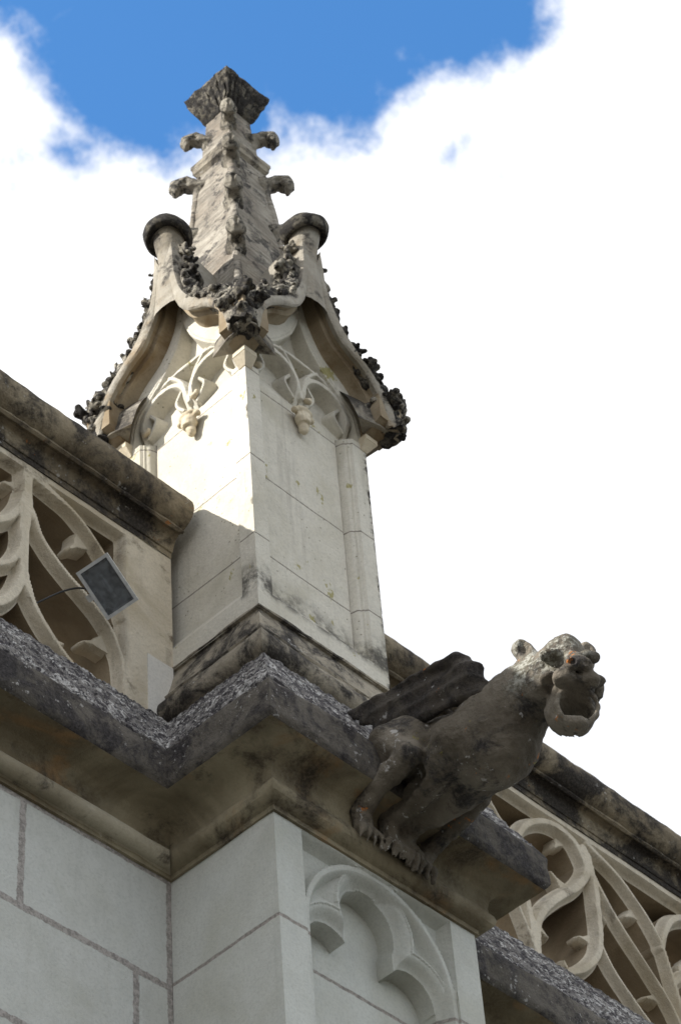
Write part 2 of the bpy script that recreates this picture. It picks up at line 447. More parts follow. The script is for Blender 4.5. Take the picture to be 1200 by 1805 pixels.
def tube(P, r, n=8, cap=True):
    P = np.array(P, float); r = np.broadcast_to(r, len(P)); V = []
    up = np.array([0.03, 0.02, 1.0])
    for i in range(len(P)):
        d = P[min(i + 1, len(P) - 1)] - P[max(i - 1, 0)]; d /= np.linalg.norm(d)
        u = np.cross(d, up if abs(d[2]) < 0.95 else np.array([1.0, 0, 0])); u /= np.linalg.norm(u); w = np.cross(d, u)
        for k in range(n):
            a = 2 * PI * k / n; V.append(P[i] + r[i] * (math.cos(a) * u + math.sin(a) * w))
    F = grid_faces(len(P), n, cv=True, flip=True)
    if cap: F += [tuple(range(n)), tuple(reversed(range((len(P) - 1) * n, len(P) * n)))]
    return np.array(V), F
def lathe(prof, n=32):
    V = [(r * math.cos(2 * PI * k / n), r * math.sin(2 * PI * k / n), z) for k in range(n) for r, z in prof]
    return np.array(V), grid_faces(n, len(prof), cu=True)

# signed distance modelling + surface nets
def E(c, r, rot=None):
    c, r = np.array(c, float), np.array(r, float)
    Rm = None if rot is None else np.array(rot.to_matrix() if hasattr(rot, 'to_matrix') else rot).T
    def f(P):
        q = P - c
        if Rm is not None: q = q @ Rm.T
        k0 = np.linalg.norm(q / r, axis=-1); k1 = np.linalg.norm(q / (r * r), axis=-1) + 1e-9
        return k0 * (k0 - 1) / k1
    return f
def Cc(a, b, ra, rb):
    a, b = np.array(a, float), np.array(b, float)
    def f(P):
        ab = b - a; t = np.clip(((P - a) @ ab) / (ab @ ab), 0, 1)
        return np.linalg.norm(P - a - t[..., None] * ab, axis=-1) - (ra + (rb - ra) * t)
    return f
def chain(pts, rs): return [Cc(pts[i], pts[i + 1], rs[i], rs[i + 1]) for i in range(len(pts) - 1)]
def smin(a, b, k):
    h = np.clip(0.5 + 0.5 * (b - a) / k, 0, 1); return b + (a - b) * h - k * h * (1 - h)
def nets(fn, lo, hi, h):
    lo = np.array(lo, float); n = np.ceil((np.array(hi) - lo) / h).astype(int) + 1
    ax = [lo[k] + np.arange(n[k]) * h for k in range(3)]
    P = np.stack(np.meshgrid(*ax, indexing='ij'), -1)
    D = np.concatenate([fn(P[i:i + 12]) for i in range(0, n[0], 12)], 0)
    S = D < 0
    acc = np.zeros((n[0] - 1, n[1] - 1, n[2] - 1, 3)); cnt = np.zeros(acc.shape[:3])
    sh = lambda A, o: A[o[0]:n[0] - 1 + o[0], o[1]:n[1] - 1 + o[1], o[2]:n[2] - 1 + o[2]]
    cor = [(i, j, k) for i in (0, 1) for j in (0, 1) for k in (0, 1)]
    for a in cor:
        for d in range(3):
            if a[d]: continue
            b = list(a); b[d] = 1; b = tuple(b)
            Da, Db = sh(D, a), sh(D, b); m = (Da < 0) != (Db < 0)
            t = np.where(m, Da / np.where(m, Da - Db, 1), 0)
            for k in range(3):
                acc[..., k] += np.where(m, a[k] + (t if k == d else 0), 0)
            cnt += m
    act = cnt > 0; idx = -np.ones(act.shape, int); idx[act] = np.arange(act.sum())
    I = np.argwhere(act); V = lo + (I + acc[act] / cnt[act][:, None]) * h
    F = []
    for d in range(3):
        u, v = [(1, 2), (2, 0), (0, 1)][d]
        A = S.copy()
        s0 = [slice(1, n[k] - 1) for k in range(3)]; s0[d] = slice(0, n[d] - 1); s1 = list(s0); s1[d] = slice(1, n[d])
        a, b = A[tuple(s0)], A[tuple(s1)]
        for inside_first in (True, False):
            m = (a & ~b) if inside_first else (~a & b)
            J = np.argwhere(m)
            for k in range(3):
                if k != d: J[:, k] += 1
            def cell(du, dv):
                Q = J.copy(); Q[:, u] -= du; Q[:, v] -= dv
                return idx[Q[:, 0], Q[:, 1], Q[:, 2]]
            q = np.stack([cell(1, 1), cell(0, 1), cell(0, 0), cell(1, 0)], 1)
            F.append(q if inside_first else q[:, ::-1])
    return V, np.vstack(F).tolist()

# polyline fields for carved tracery
def pl_dist(U, Z, pts, w):
    """min over a polyline of (distance - half width), widths interpolated"""
    pts = np.array(pts, float); w = np.broadcast_to(w, len(pts)); m = np.full(U.shape, 9.0)
    for (a, b, wa, wb) in zip(pts[:-1], pts[1:], w[:-1], w[1:]):
        d = b - a; L = d @ d + 1e-12
        t = np.clip(((U - a[0]) * d[0] + (Z - a[1]) * d[1]) / L, 0, 1)
        m = np.minimum(m, np.hypot(U - a[0] - t * d[0], Z - a[1] - t * d[1]) - (wa + (wb - wa) * t))
    return m

def pierced(us, zs, depth, hole, T, to_world, seed=0):
    """height field with holes (hole>0 is open), edges cut by marching squares and extruded back to depth T"""
    nu, nz = len(us), len(zs)
    U, Z = np.meshgrid(us, zs, indexing='ij')
    Hh = hole; V = [(U[i, j], Z[i, j], depth[i, j]) for i in range(nu) for j in range(nz)]
    F = []; cut = {}; back = {}
    def eid(i, j, k, l):
        key = (i, j, k, l) if (i, j) < (k, l) else (k, l, i, j)
        if key not in cut:
            a, b = Hh[key[0], key[1]], Hh[key[2], key[3]]; t = min(max(a / (a - b), 0.02), 0.98)
            u = us[key[0]] * (1 - t) + us[key[2]] * t; z = zs[key[1]] * (1 - t) + zs[key[3]] * t
            dd = [depth[key[0], key[1]], depth[key[2], key[3]]]
            V.append((u, z, max(dd) if abs(dd[0] - dd[1]) > 0.02 else dd[0] * (1 - t) + dd[1] * t)); cut[key] = len(V) - 1
        return cut[key]
    def bk(i):
        if i not in back:
            V.append((V[i][0], V[i][1], T)); back[i] = len(V) - 1
        return back[i]
    for i in range(nu - 1):
        for j in range(nz - 1):
            cs = [(i, j), (i + 1, j), (i + 1, j + 1), (i, j + 1)]
            ins = [Hh[c] <= 0 for c in cs]
            if all(ins): F.append([a * nz + b for a, b in cs]); continue
            if not any(ins): continue
            poly, segs = [], []
            for k in range(4):
                a, b = cs[k], cs[(k + 1) % 4]
                if ins[k]: poly.append(a[0] * nz + a[1])
                if ins[k] != ins[(k + 1) % 4]:
                    e = eid(*a, *b); poly.append(e); segs.append((e, len(poly) - 1))
            F.append(poly)
            for s in range(len(poly)):
                a, b = poly[s], poly[(s + 1) % len(poly)]
                if a >= nu * nz and b >= nu * nz and a != b: F.append([b, a, bk(a), bk(b)])
    V = np.array(V)
    used = sorted({v for f in F for v in f}); mp = {v: k for k, v in enumerate(used)}
    V = V[used]; F = [[mp[v] for v in f] for f in F if len(f) >= 3]
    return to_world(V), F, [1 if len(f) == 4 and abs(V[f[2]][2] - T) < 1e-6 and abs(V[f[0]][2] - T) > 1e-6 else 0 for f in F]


# ================================================================== GROUND
V, F = [], []
N_ = 61
gx = np.sinh(np.linspace(-6, 6, N_)) * 5.0
for i in range(N_):
    for j in range(N_):
        V.append((gx[i], gx[j], GZ))
gr = obj('ground', mesh('ground', V, grid_faces(N_, N_), m_ground))
gr['kind'] = 'structure'

# ================================================================== FACADE WALL
PATH = [(-7.0, 0.45), (0, 0.45), (0, 0), (0.90, 0), (0.90, 0.45), (9.0, 0.45)]
def seg_path(a, b): return PATH[a:b + 1]
FL = thing('facade_wall', 'pale limewashed ashlar wall with wide rough mortar joints, below the dark ledge on both sides of the buttress', 'wall', (-3, 0.45, GZ))
def wallgrid(x0, x1, y, z0, z1, step, seed):
    us = np.arange(x0, x1 + 1e-6, step); zs = np.arange(z0, z1 + 1e-6, step)
    U, Z = np.meshgrid(us, zs, indexing='ij'); P = np.stack([U, np.full_like(U, y), Z], -1)
    P[..., 1] += fnoise(P, 3, 3, seed) * 0.0022
    return P.reshape(-1, 3), grid_faces(len(us), len(zs))
wv = join(wallgrid(-3.0, 0.0, 0.45, -3.0, 0.0, 0.03, 3), wallgrid(0.9, 4.0, 0.45, -3.0, 0.0, 0.05, 4),
          box((-7, 0.4525, GZ), (0, 0.9, -3.0)), box((-7, 0.4525, -3.0), (-3.0, 0.9, 0.0)), box((0.9, 0.4525, GZ), (9, 0.9, -3)),
          box((4.0, 0.4525, -3.0), (9, 0.9, 0)))
kid('wall_face', mesh('wall_face', *wv, m_wall), FL)

# cornice profile (outset, z)
COR_WALL = [(0.0, -0.012), (0.012, -0.012), (0.014, 0.004)] + arc(0.020, 0.040, 0.030, -95, 70, 9) + \
    [(0.030, 0.078), (0.034, 0.098), (0.045, 0.124), (0.066, 0.144), (0.096, 0.154), (0.138, 0.158), (0.172, 0.160)]
ROLL = [(0.0, -0.010), (0.010, -0.010), (0.012, 0.004)] + arc(0.032, 0.036, 0.031, -115, 100, 12) + [(0.020, 0.072)]
COR_BUT = [(0.0, -0.012), (0.010, -0.012), (0.012, 0.004), (0.034, 0.010), (0.050, 0.022), (0.056, 0.040), (0.052, 0.060), (0.040, 0.074),
    (0.038, 0.092), (0.044, 0.120), (0.062, 0.142), (0.092, 0.153), (0.138, 0.158), (0.172, 0.160)]
LEDGE = [(0.172, 0.160), (0.180, 0.168), (0.186, 0.182), (0.187, 0.286), (0.184, 0.308), (0.172, 0.320), (0.150, 0.334), (0.120, 0.345)]
WEATH = [(0.160, 0.300), (0.168, 0.330), (0.14, 0.384), (0.06, 0.532), (-0.02, 0.668), (-0.085, 0.778)]
def run(prof, a, b, **k): return sweep(seg_path(a, b), prof, **k)
def split(V, F, keep):
    c = np.array([V[list(f)].mean(0) for f in F]); return V, [f for f, q in zip(F, c) if keep(q)]
def clean(V, F):
    u = sorted({i for f in F for i in f}); mp = {k: i for i, k in enumerate(u)}
    return np.array(V)[u], [tuple(mp[i] for i in f) for f in F]
def portion(prof, which, path=None, **k):
    PATH = path or globals()['PATH']
    """which: 'wall' or 'but' part of the full mitred run"""
    V, F = sweep(PATH, prof, **k)
    # stations: find which segment each face belongs to by recomputing counts
    path = np.array(PATH); npf = len(resample(prof, k.get('pstep', 0.012))); step = k.get('step', 0.03); cnts = []
    for a, b in zip(path[:-1], path[1:]):
        L = np.linalg.norm(b - a); cnts.append(max(1, int(L / step)) if L < 4 else int(L / (step * 1.6)))
    cum = np.cumsum([0] + cnts); out = []
    for f in F:
        s = min(f) // npf; seg = int(np.searchsorted(cum, s, side='right') - 1)
        if (seg in (0, 4)) == (which == 'wall'): out.append(f)
    return clean(V, out)
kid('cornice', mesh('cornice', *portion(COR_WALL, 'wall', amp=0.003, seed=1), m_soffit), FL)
kid('cornice_roll', mesh('cornice_roll', *portion(ROLL, 'wall', amp=0.002, seed=6), stone('pale_roll_stone', (0.42, 0.38, 0.29), (0.22, 0.19, 0.13), (0.42, 0.66), crust=(0.07, 0.06, 0.045), crust_t=(0.52, 0.68), bump=0.3)), FL)
kid('ledge', mesh('ledge', *portion(LEDGE, 'wall', amp=0.007, nscale=11, seed=2, pstep=0.02), m_ledge), FL)
PW = [(-2.7, 0.45)] + PATH[1:5] + [(3.9, 0.45)]
WK = dict(path=PW, amp=0.0085, nscale=42, seed=3, pstep=0.0075, step=0.0075)
def coarse(x0, x1): return sweep([(x0, 0.45), (x1, 0.45)], WEATH, amp=0.004, nscale=14, seed=3, pstep=0.02)
wf = portion(WEATH, 'wall', **dict(WK, step=0.0055))
kid('sloped_top', mesh('sloped_top', *join(wf, coarse(-7, -2.7), coarse(3.9, 9)), m_weather), FL)

RF = thing('flat_roof', 'low grey lead roof hidden behind the pierced parapet', 'roof', (0, 3, 0))
kid('roof_deck', mesh('roof_deck', *box((-7, 0.62, 0.3), (9, 8.0, 0.62)), m_roof), RF)

# ================================================================== BUTTRESS
BT = thing('buttress', 'pale square buttress carved with a blind trefoil arch, below the pinnacle', 'buttress', (0.45, 0.2, GZ))
hs = 0.004
us = np.arange(0, 0.9 + 1e-6, hs); us[-1] = 0.9
zs = np.arange(-1.3, 0.0 + 1e-6, hs)
U, Z = np.meshgrid(us, zs, indexing='ij')
cx = 0.45
def circ(cu, cz, r): return np.hypot(U - cu, Z - cz) - r
low_ = np.maximum(np.abs(U - cx) - 0.285, Z + 0.37)
tref = np.minimum.reduce([circ(cx, -0.175, 0.118), circ(cx - 0.178, -0.37, 0.103), circ(cx + 0.178, -0.37, 0.103), low_])
tref = np.minimum(tref, np.maximum(np.abs(U - cx) - 0.105, np.abs(Z + 0.32) - 0.15))
big = np.where(Z > -0.345, circ(cx, -0.345, 0.322), np.abs(U - cx) - 0.322)
def cl(x, a, b): t = np.clip((x - a) / (b - a), 0, 1); return t * t * (3 - 2 * t)
dep = np.where(tref < 0, 0.125, 0.060 - 0.035 * cl(tref, 0.0, 0.042))
dep = np.where(tref > 0.044, 0.020, dep)                                    # thin fillet round the foils
dep = np.where(tref > 0.053, 0.028 + 0.026 * np.sin(np.clip((tref - 0.053) / 0.05, 0, 1) * PI / 2), dep)
rimd = np.abs(big)
dep = np.where(big > -0.035, np.minimum(dep, 0.010 + 0.044 * cl(-big, 0.008, 0.035)), dep)
dep = np.where(rimd < 0.009, 0.008, dep)
sp = big > 0.009
dep = np.where(sp, 0.045 - 0.037 * (1 - cl(big, 0.009, 0.016)), dep)
fr = np.minimum(np.minimum(U - 0.118, 0.782 - U), -0.018 - Z)
dep = np.where(fr < 0, 0.0, np.where(sp, np.minimum(dep, fr * 2.2), dep))
dep[U < 0.1175] = 0; dep[U > 0.7825] = 0
Us, Zs = U.copy(), Z.copy()
for fld in (tref, big - 0.0125, -(U - 0.118), -(0.782 - U)):
    gu, gz_ = np.gradient(fld, hs); gl = gu * gu + gz_ * gz_ + 1e-9
    near = (np.abs(fld) < hs * 0.98) & (gl > 0.5) & (gl < 1.5)
    mv = np.where(near, fld - np.where(fld < 0, -0.0004, 0.0004), 0)
    Us -= mv * gu / gl; Zs -= mv * gz_ / gl
P = np.stack([Us, dep, Zs], -1); P[..., 1] += np.where(dep > 0.001, fnoise(P, 12, 2, 3) * 0.0012, 0)
kid('tracery_panel', mesh('tracery_panel', P.reshape(-1, 3), grid_faces(len(us), len(zs)), m_butt, sharp=28), BT)
bx = join(wallgrid(0, 0.9, 0.0, -2.6, -1.3, 0.05, 8)[0:2])
side = []
for xx, fl in ((0.0, True), (0.9, False)):
    ys = np.linspace(0, 0.45, 31); z2 = np.linspace(-2.6, 0, 120); Y2, Z2 = np.meshgrid(ys, z2, indexing='ij')
    Q = np.stack([np.full_like(Y2, xx), Y2, Z2], -1)
    fade = np.clip(np.minimum(Y2, 0.45 - Y2) / 0.03, 0, 1)
    Q[..., 0] += fnoise(Q, 4, 3, 2) * 0.002 * fade
    side.append((Q.reshape(-1, 3), grid_faces(31, 120, flip=fl)))
kid('shaft', mesh('shaft', *join(bx, *side, box((0, 0, GZ), (0.9, 0.6, -2.6))), m_butt), BT)
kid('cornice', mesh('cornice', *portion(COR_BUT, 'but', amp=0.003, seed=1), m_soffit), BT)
kid('ledge', mesh('ledge', *portion(LEDGE, 'but', amp=0.007, nscale=11, seed=2, pstep=0.02), m_ledge), BT)
kid('sloped_top', mesh('sloped_top', *portion(WEATH, 'but', **WK), m_weather), BT)

# ================================================================== PARAPETS
PY = 0.55
COP = [(0.98, 1.60), (0.98, 1.80), (0.86, 1.86), (0.70, 1.885), (0.56, 1.868)] + \
      [(0.502 - 0.078 * math.cos(a), 1.772 + 0.078 * math.sin(a)) for a in [math.radians(80 - k * 14) for k in range(12)]] + \
      [(0.492, 1.694), (0.484, 1.700), (0.478, 1.694), (0.477, 1.686), (0.486, 1.680)] + \
      [(0.494, 1.688), (0.506, 1.692), (0.520, 1.680), (0.532, 1.655), (0.538, 1.635), (0.540, 1.628), (0.546, 1.626), (0.5465, 1.600)]
# the coping runs along X; turn it into (outset, z) with outset = PY - y
COPP = [(PY - y, z) for y, z in COP]
def rail(x0, x1, prof, y, seed, amp):
    return sweep([(x0, y), (x1, y)], prof, amp=amp, nscale=8, seed=seed, step=0.03, pstep=0.012)
def parapet(x0, x1, ribs, cusps, solids, label, wlabel, seed, joints):
    t = thing('parapet', label, 'parapet', ((x0 + x1) / 2, 0.7, 0.6), 'pierced parapets on either side of the pinnacle')
    c = kid('coping', mesh('coping', *rail(x0, x1, COPP, PY, seed, 0.0035), m_coping), t)
    h = 0.0055
    us = np.arange(x0, x1 + 1e-6, h); zs = np.arange(0.70, 1.602, h)
    U, Z = np.meshgrid(us, zs, indexing='ij')
    m = np.full(U.shape, 9.0)
    for pts, w in ribs:
        sp_ = spline(pts, 7)
        ww = np.interp(np.linspace(0, 1, len(sp_)), np.linspace(0, 1, len(np.atleast_1d(w))), np.atleast_1d(w))
        m = np.minimum(m, pl_dist(U, Z, sp_, ww))
    m = m + 0.0028
    for s in solids: m = np.minimum(m, s(U, Z))
    mc = np.full(U.shape, 9.0)
    for pts, w in cusps:
        (xa, za), (xb, zb) = pts; pts = [(xa, za), (xa + (xb - xa) * 0.45, za + (zb - za) * 0.45), (xa + (xb - xa) * 0.80, za + (zb - za) * 0.80)]; w = (w[0] + 0.008, 0.009, 0.004)
        mc = np.minimum(mc, pl_dist(U, Z, pts, w))
    d1 = 0.042 * np.sin(np.clip(m / 0.019, 0, 1) * PI / 2) ** 1.15
    d2 = 0.036 + 0.03 * np.clip(mc / 0.008, 0, 1) ** 1.5
    hole = m - 0.0195; dep = np.where(m < 0.0195, d1, 0.042)
    P0 = np.stack([U, dep, Z], -1); dep = dep + fnoise(P0, 9, 2, seed) * 0.0016
    T = 0.33
    V, F, mi = pierced(us, zs, dep, hole, T, lambda Q: np.stack([Q[:, 0], PY + Q[:, 2], Q[:, 1]], -1))
    V2, F2, m2 = pierced(us, zs, d2, np.maximum(mc - 0.008, 0.014 - m), 0.095, lambda Q: np.stack([Q[:, 0], PY + Q[:, 2], Q[:, 1]], -1))
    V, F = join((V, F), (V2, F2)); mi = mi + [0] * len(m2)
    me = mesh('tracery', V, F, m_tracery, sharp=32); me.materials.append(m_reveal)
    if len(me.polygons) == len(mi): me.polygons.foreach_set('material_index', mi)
    else: print('reveal mismatch', len(me.polygons), len(mi))
    kid('tracery', me, t)
    # rear face of the stone screen: the same openings, a flat skin at depth T
    V, F, _ = pierced(us[::2], zs[::2], np.full(U[::2, ::2].shape, T), hole[::2, ::2], T + 0.002, lambda Q: np.stack([Q[:, 0], PY + Q[:, 2], Q[:, 1]], -1))
    kid('rear_face', mesh('rear_face', V, [f[::-1] for f in F], m_tracery), t)
    return t
top = lambda U, Z: 1.572 - Z
# left bay
ribsL = [
    ([(-0.537, 1.60), (-0.535, 1.50), (-0.534, 1.397), (-0.540, 1.331), (-0.542, 1.221), (-0.537, 1.073), (-0.517, 1.014), (-0.492, 0.963), (-0.453, 0.909), (-0.404, 0.858), (-0.349, 0.812), (-0.27, 0.75)], (0.024, 0.022, 0.026, 0.02, 0.02, 0.014, 0.012, 0.011, 0.011)),
    ([(-0.532, 1.42), (-0.505, 1.375), (-0.476, 1.309), (-0.437, 1.264), (-0.390, 1.222), (-0.340, 1.190), (-0.285, 1.163), (-0.228, 1.130), (-0.185, 1.098), (-0.148, 1.057), (-0.120, 1.000), (-0.099, 0.937), (-0.088, 0.80), (-0.086, 0.70)], (0.014, 0.011, 0.011, 0.011, 0.011, 0.011)),
    ([(-0.526, 1.572), (-0.432, 1.550), (-0.353, 1.530), (-0.301, 1.504), (-0.243, 1.462), (-0.192, 1.412), (-0.148, 1.355), (-0.11, 1.27), (-0.09, 1.16)], (0.02, 0.011, 0.010, 0.010, 0.010)),
    ([(-0.75, 0.80), (-0.64, 0.867), (-0.575, 0.955), (-0.540, 1.06)], (0.02, 0.018, 0.018)),
    ([(-0.80, 1.06), (-0.70, 1.02), (-0.61, 1.07), (-0.56, 1.16), (-0.545, 1.25)], (0.014, 0.012, 0.014)),
    ([(-0.72, 1.20), (-0.654, 1.245), (-0.601, 1.303), (-0.562, 1.382), (-0.547, 1.446)], (0.016, 0.016, 0.016)),
]
def mirror(ribs, c): return [([(2 * c - x, z) for x, z in p], w) for p, w in ribs]
def shift(ribs, d): return [([(x + d, z) for x, z in p], w) for p, w in ribs]
cuspL = [([(-0.262, 1.44), (-0.318, 1.366)], (0.026, 0.003)), ([(-0.44, 1.30), (-0.375, 1.305)], (0.022, 0.003)),
         ([(-0.15, 1.02), (-0.262, 0.965)], (0.03, 0.003)), ([(-0.41, 0.88), (-0.315, 0.905)], (0.024, 0.003)),
         ([(-0.56, 1.50), (-0.62, 1.49)], (0.02, 0.003)), ([(-0.54, 1.13), (-0.60, 1.14)], (0.02, 0.003))]
c0 = -0.80
ribsLa = ribsL + mirror(ribsL, c0); cuspLa = cuspL + mirror(cuspL, c0)
c1 = 2 * c0 + 0.086
solL = [top, lambda U, Z: -0.088 - U, lambda U, Z: Z - 0.72, lambda U, Z: np.abs(U - (2 * c0 + 0.088 - 0.10)) - 0.10, lambda U, Z: U + 2.0]
PL = parapet(-2.4, 0.13, ribsLa, cuspLa, solL, 'pierced stone parapet left of the pinnacle, with a floodlight hung before its flowing tracery', '', 11, ())
kid('coping', mesh('coping', *rail(-7, -2.4, COPP, PY, 11, 0.006), m_coping), PL)
kid('pier', mesh('pier', *box((-7, PY, 0.7), (-2.4, PY + 0.33, 1.6)), m_tracery), PL)
kid('repair_patch', mesh('repair_patch', *box((0.008, PY - 0.004, 0.70), (0.125, PY + 0.02, 1.055), 0.03, 0.0008),
    stone('new_patch_stone', (0.62, 0.60, 0.55), (0.56, 0.54, 0.48), bump=0.15)), PL, 'small paler stone inserted at the foot of the pier')
# right bay
ribsR = [
    ([(1.70, 1.56), (1.785, 1.462), (1.838, 1.398), (1.90, 1.335), (1.935, 1.25), (1.94, 1.15), (1.955, 1.03), (1.965, 0.93), (1.97, 0.80), (1.97, 0.70)], (0.008, 0.009, 0.009, 0.010, 0.018, 0.024, 0.022)),
    ([(1.60, 1.47), (1.724, 1.417), (1.781, 1.367), (1.85, 1.30)], (0.006, 0.006, 0.006)),
    ([(1.80, 1.14), (1.86, 1.045), (1.915, 0.935), (1.955, 0.82)], (0.008, 0.010, 0.010)),
    ([(1.93, 1.29), (1.962, 1.365), (2.025, 1.452), (2.125, 1.525), (2.226, 1.550), (2.310, 1.530), (2.350, 1.480), (2.372, 1.43)], (0.016, 0.016, 0.016, 0.018, 0.022)),
    ([(2.372, 1.52), (2.366, 1.40), (2.290, 1.287), (2.170, 1.175), (2.065, 1.060), (2.000, 0.947), (1.975, 0.81)], (0.024, 0.020, 0.018, 0.018, 0.018, 0.018)),
    ([(2.392, 1.50), (2.405, 1.371), (2.402, 1.236), (2.388, 1.094), (2.350, 0.980), (2.252, 0.868), (2.150, 0.800)], (0.020, 0.018, 0.016, 0.016, 0.016)),
    ([(2.390, 1.44), (2.459, 1.322), (2.551, 1.210), (2.646, 1.115), (2.742, 1.016), (2.800, 0.938), (2.83, 0.86), (2.84, 0.70)], (0.014, 0.010, 0.010, 0.011)),
    ([(2.40, 1.565), (2.560, 1.505), (2.666, 1.430), (2.750, 1.345), (2.802, 1.258), (2.828, 1.133), (2.850, 0.988), (2.855, 0.80)], (0.014, 0.010, 0.010, 0.012, 0.014)),
    ([(2.378, 1.06), (2.441, 0.956), (2.537, 0.868), (2.63, 0.785), (2.70, 0.70)], (0.010, 0.009, 0.009)),
    ([(2.80, 1.25), (2.835, 1.340), (2.90, 1.440), (3.00, 1.510), (3.10, 1.54), (3.22, 1.50), (3.27, 1.42)], (0.014, 0.016, 0.016, 0.016)),
    ([(2.84, 1.10), (2.95, 1.20), (3.08, 1.29), (3.20, 1.38), (3.26, 1.50)], (0.016, 0.016, 0.016)),
]
cuspR = [([(2.00, 1.36), (2.085, 1.345)], (0.028, 0.003)), ([(2.25, 1.27), (2.16, 1.33)], (0.03, 0.003)), ([(2.26, 1.52), (2.22, 1.46)], (0.02, 0.003)),
         ([(2.03, 0.99), (2.11, 0.945)], (0.026, 0.003)), ([(2.37, 1.08), (2.28, 1.06)], (0.02, 0.003)), ([(2.20, 0.82), (2.17, 0.90)], (0.026, 0.003)),
         ([(2.70, 1.39), (2.615, 1.33)], (0.026, 0.003)), ([(2.50, 1.26), (2.53, 1.33)], (0.018, 0.003)),
         ([(2.76, 1.0), (2.66, 0.96)], (0.026, 0.003)), ([(2.56, 0.86), (2.60, 0.93)], (0.02, 0.003)),
         ([(1.90, 1.24), (1.82, 1.25)], (0.026, 0.003)), ([(2.97, 1.24), (3.02, 1.34)], (0.026, 0.003))]
c2 = 2.37
ribsRa = ribsR + mirror([r for r in ribsR if False], c2)
solR = [top, lambda U, Z: U - 1.20, lambda U, Z: 3.42 - U, lambda U, Z: Z - 0.72]
PR = parapet(0.77, 3.6, ribsRa + [([(1.10, 1.0), (1.25, 1.2), (1.40, 1.35), (1.60, 1.46)], (0.012, 0.012)), ([(1.2, 0.8), (1.4, 0.95), (1.55, 1.15), (1.8, 1.30)], (0.012, 0.012))],
             cuspR, solR, 'pierced stone parapet with looping tracery right of the pinnacle, behind the gargoyle', '', 23, ())
kid('coping', mesh('coping', *rail(3.6, 9, COPP, PY, 23, 0.006), m_coping), PR)
kid('pier', mesh('pier', *box((3.6, PY, 0.7), (9, PY + 0.33, 1.6)), m_tracery), PR)

# ================================================================== PINNACLE
AX, AY, HW = 0.45, 0.455, 0.32
PN = thing('pinnacle', 'gothic stone pinnacle with leafy ogee gables and crocketed spire, on the buttress', 'pinnacle', (AX, AY, 0.75))
def sub(name, me, k=0, label=None, parent=None, loc=(0, 0, 0)):
    """mesh in axis-centred coordinates (s, y, world z); k quarter turns"""
    o = obj(name, me, parent or PN, (loc[0], loc[1], loc[2] - 0.75) if parent is None else loc, k * PI / 2)
    if label: o['label'] = label
    return o
# plinth mouldings
PLP = [(-0.02, 0.70), (0.030, 0.735), (0.034, 0.752), (0.050, 0.756)] + [(0.044 + 0.044 * math.sin(a), 0.812 - 0.052 * math.cos(a)) for a in [math.radians(12 + k * 17) for k in range(0, 10)]] + \
      [(0.036, 0.868), (0.034, 0.884), (0.046, 0.888), (0.050, 0.897), (0.043, 0.904), (0.030, 0.925), (0.017, 0.965), (0.006, 1.010), (-0.004, 1.038), (-0.006, 1.052), (0.0065, 1.056), (0.0065, 1.066), (-0.01, 1.070)]
sq = [(-HW, HW), (-HW, -HW), (HW, -HW), (HW, HW)]
sub('plinth', mesh('plinth', *sweep(sq, PLP, closed=True, amp=0.0045, seed=31, pstep=0.01), m_plinth))

# carved face: u across, z up, depth inwards
hs = 0.004
ss = np.linspace(-HW, HW, 161); zs = np.arange(1.055, 2.96, hs)
S, Z = np.meshgrid(ss, zs, indexing='ij'); A = np.abs(S)
curve_E = [(0.405, 2.40), (0.372, 2.54), (0.285, 2.665), (0.175, 2.765), (0.112, 2.87), (0.077, 2.98), (0.062, 3.10), (0.056, 3.24)]
curve_I = [(0.345, 2.40), (0.312, 2.54), (0.232, 2.655), (0.120, 2.738), (0.062, 2.85), (0.035, 2.98), (0.010, 3.09), (0.002, 3.10)]
curve_W = [(0.318, 2.40), (0.292, 2.535), (0.222, 2.640), (0.116, 2.718), (0.056, 2.82), (0.026, 2.91), (0.006, 2.985), (0.001, 3.00)]
depth = np.zeros_like(S)
pan = np.minimum(0.245 - A, Z - 1.17)                     # recessed panel with a sloped sill
reveal = np.interp(0.245 - A, [0, 0.002, 0.010, 0.012, 0.024, 0.029, 0.033, 0.038, 0.3], [0, 0.010, 0.012, 0.019, 0.027, 0.046, 0.060, 0.050, 0.050])
sill = np.clip((Z - 1.155) * 0.62, 0, 0.066)
depth = np.where(A < 0.245, np.minimum(reveal, sill), 0)
mainp = [(0.296, 2.30), (0.294, 2.38), (0.286, 2.45), (0.262, 2.515), (0.205, 2.565), (0.142, 2.622), (0.092, 2.683), (0.052, 2.742), (0.022, 2.820), (0.004, 2.90)]
mp = spline(mainp, 6)
zi = np.interp(Z, mp[:, 1], mp[:, 0])
inside_main = (A < zi) & (Z > 2.345) & (Z < 2.90)
dm = pl_dist(A, Z, mp, 0.011)
# sub arches on s = +-0.132
sa = np.abs(A - 0.132); rr = np.where(Z > 2.445, np.hypot(sa, (Z - 2.445) * 0.98), sa) - 0.118
sub_in = (rr < 0) & (Z > 2.345)
bgd = 0.050 + 0.030 * np.clip((Z - 2.36) / 0.08, 0, 1)
top_rec = 0.052 + 0.03 * np.clip((2.88 - Z) / 0.3, 0, 1)
dd = np.where(inside_main, np.where(sub_in, bgd, top_rec), depth)
def ribprof(m, d0, base, w=0.02): return np.where(m < w, d0 + (base - d0) * np.clip(m / w, 0, 1) ** 1.4, base)
reg = (Z > 2.345)
dd = np.where(reg, np.minimum(dd, ribprof(np.abs(rr) - 0.009, 0.012 + 0.040 * np.clip((2.44 - Z) / 0.09, 0, 1), 0.2, 0.03)), dd)
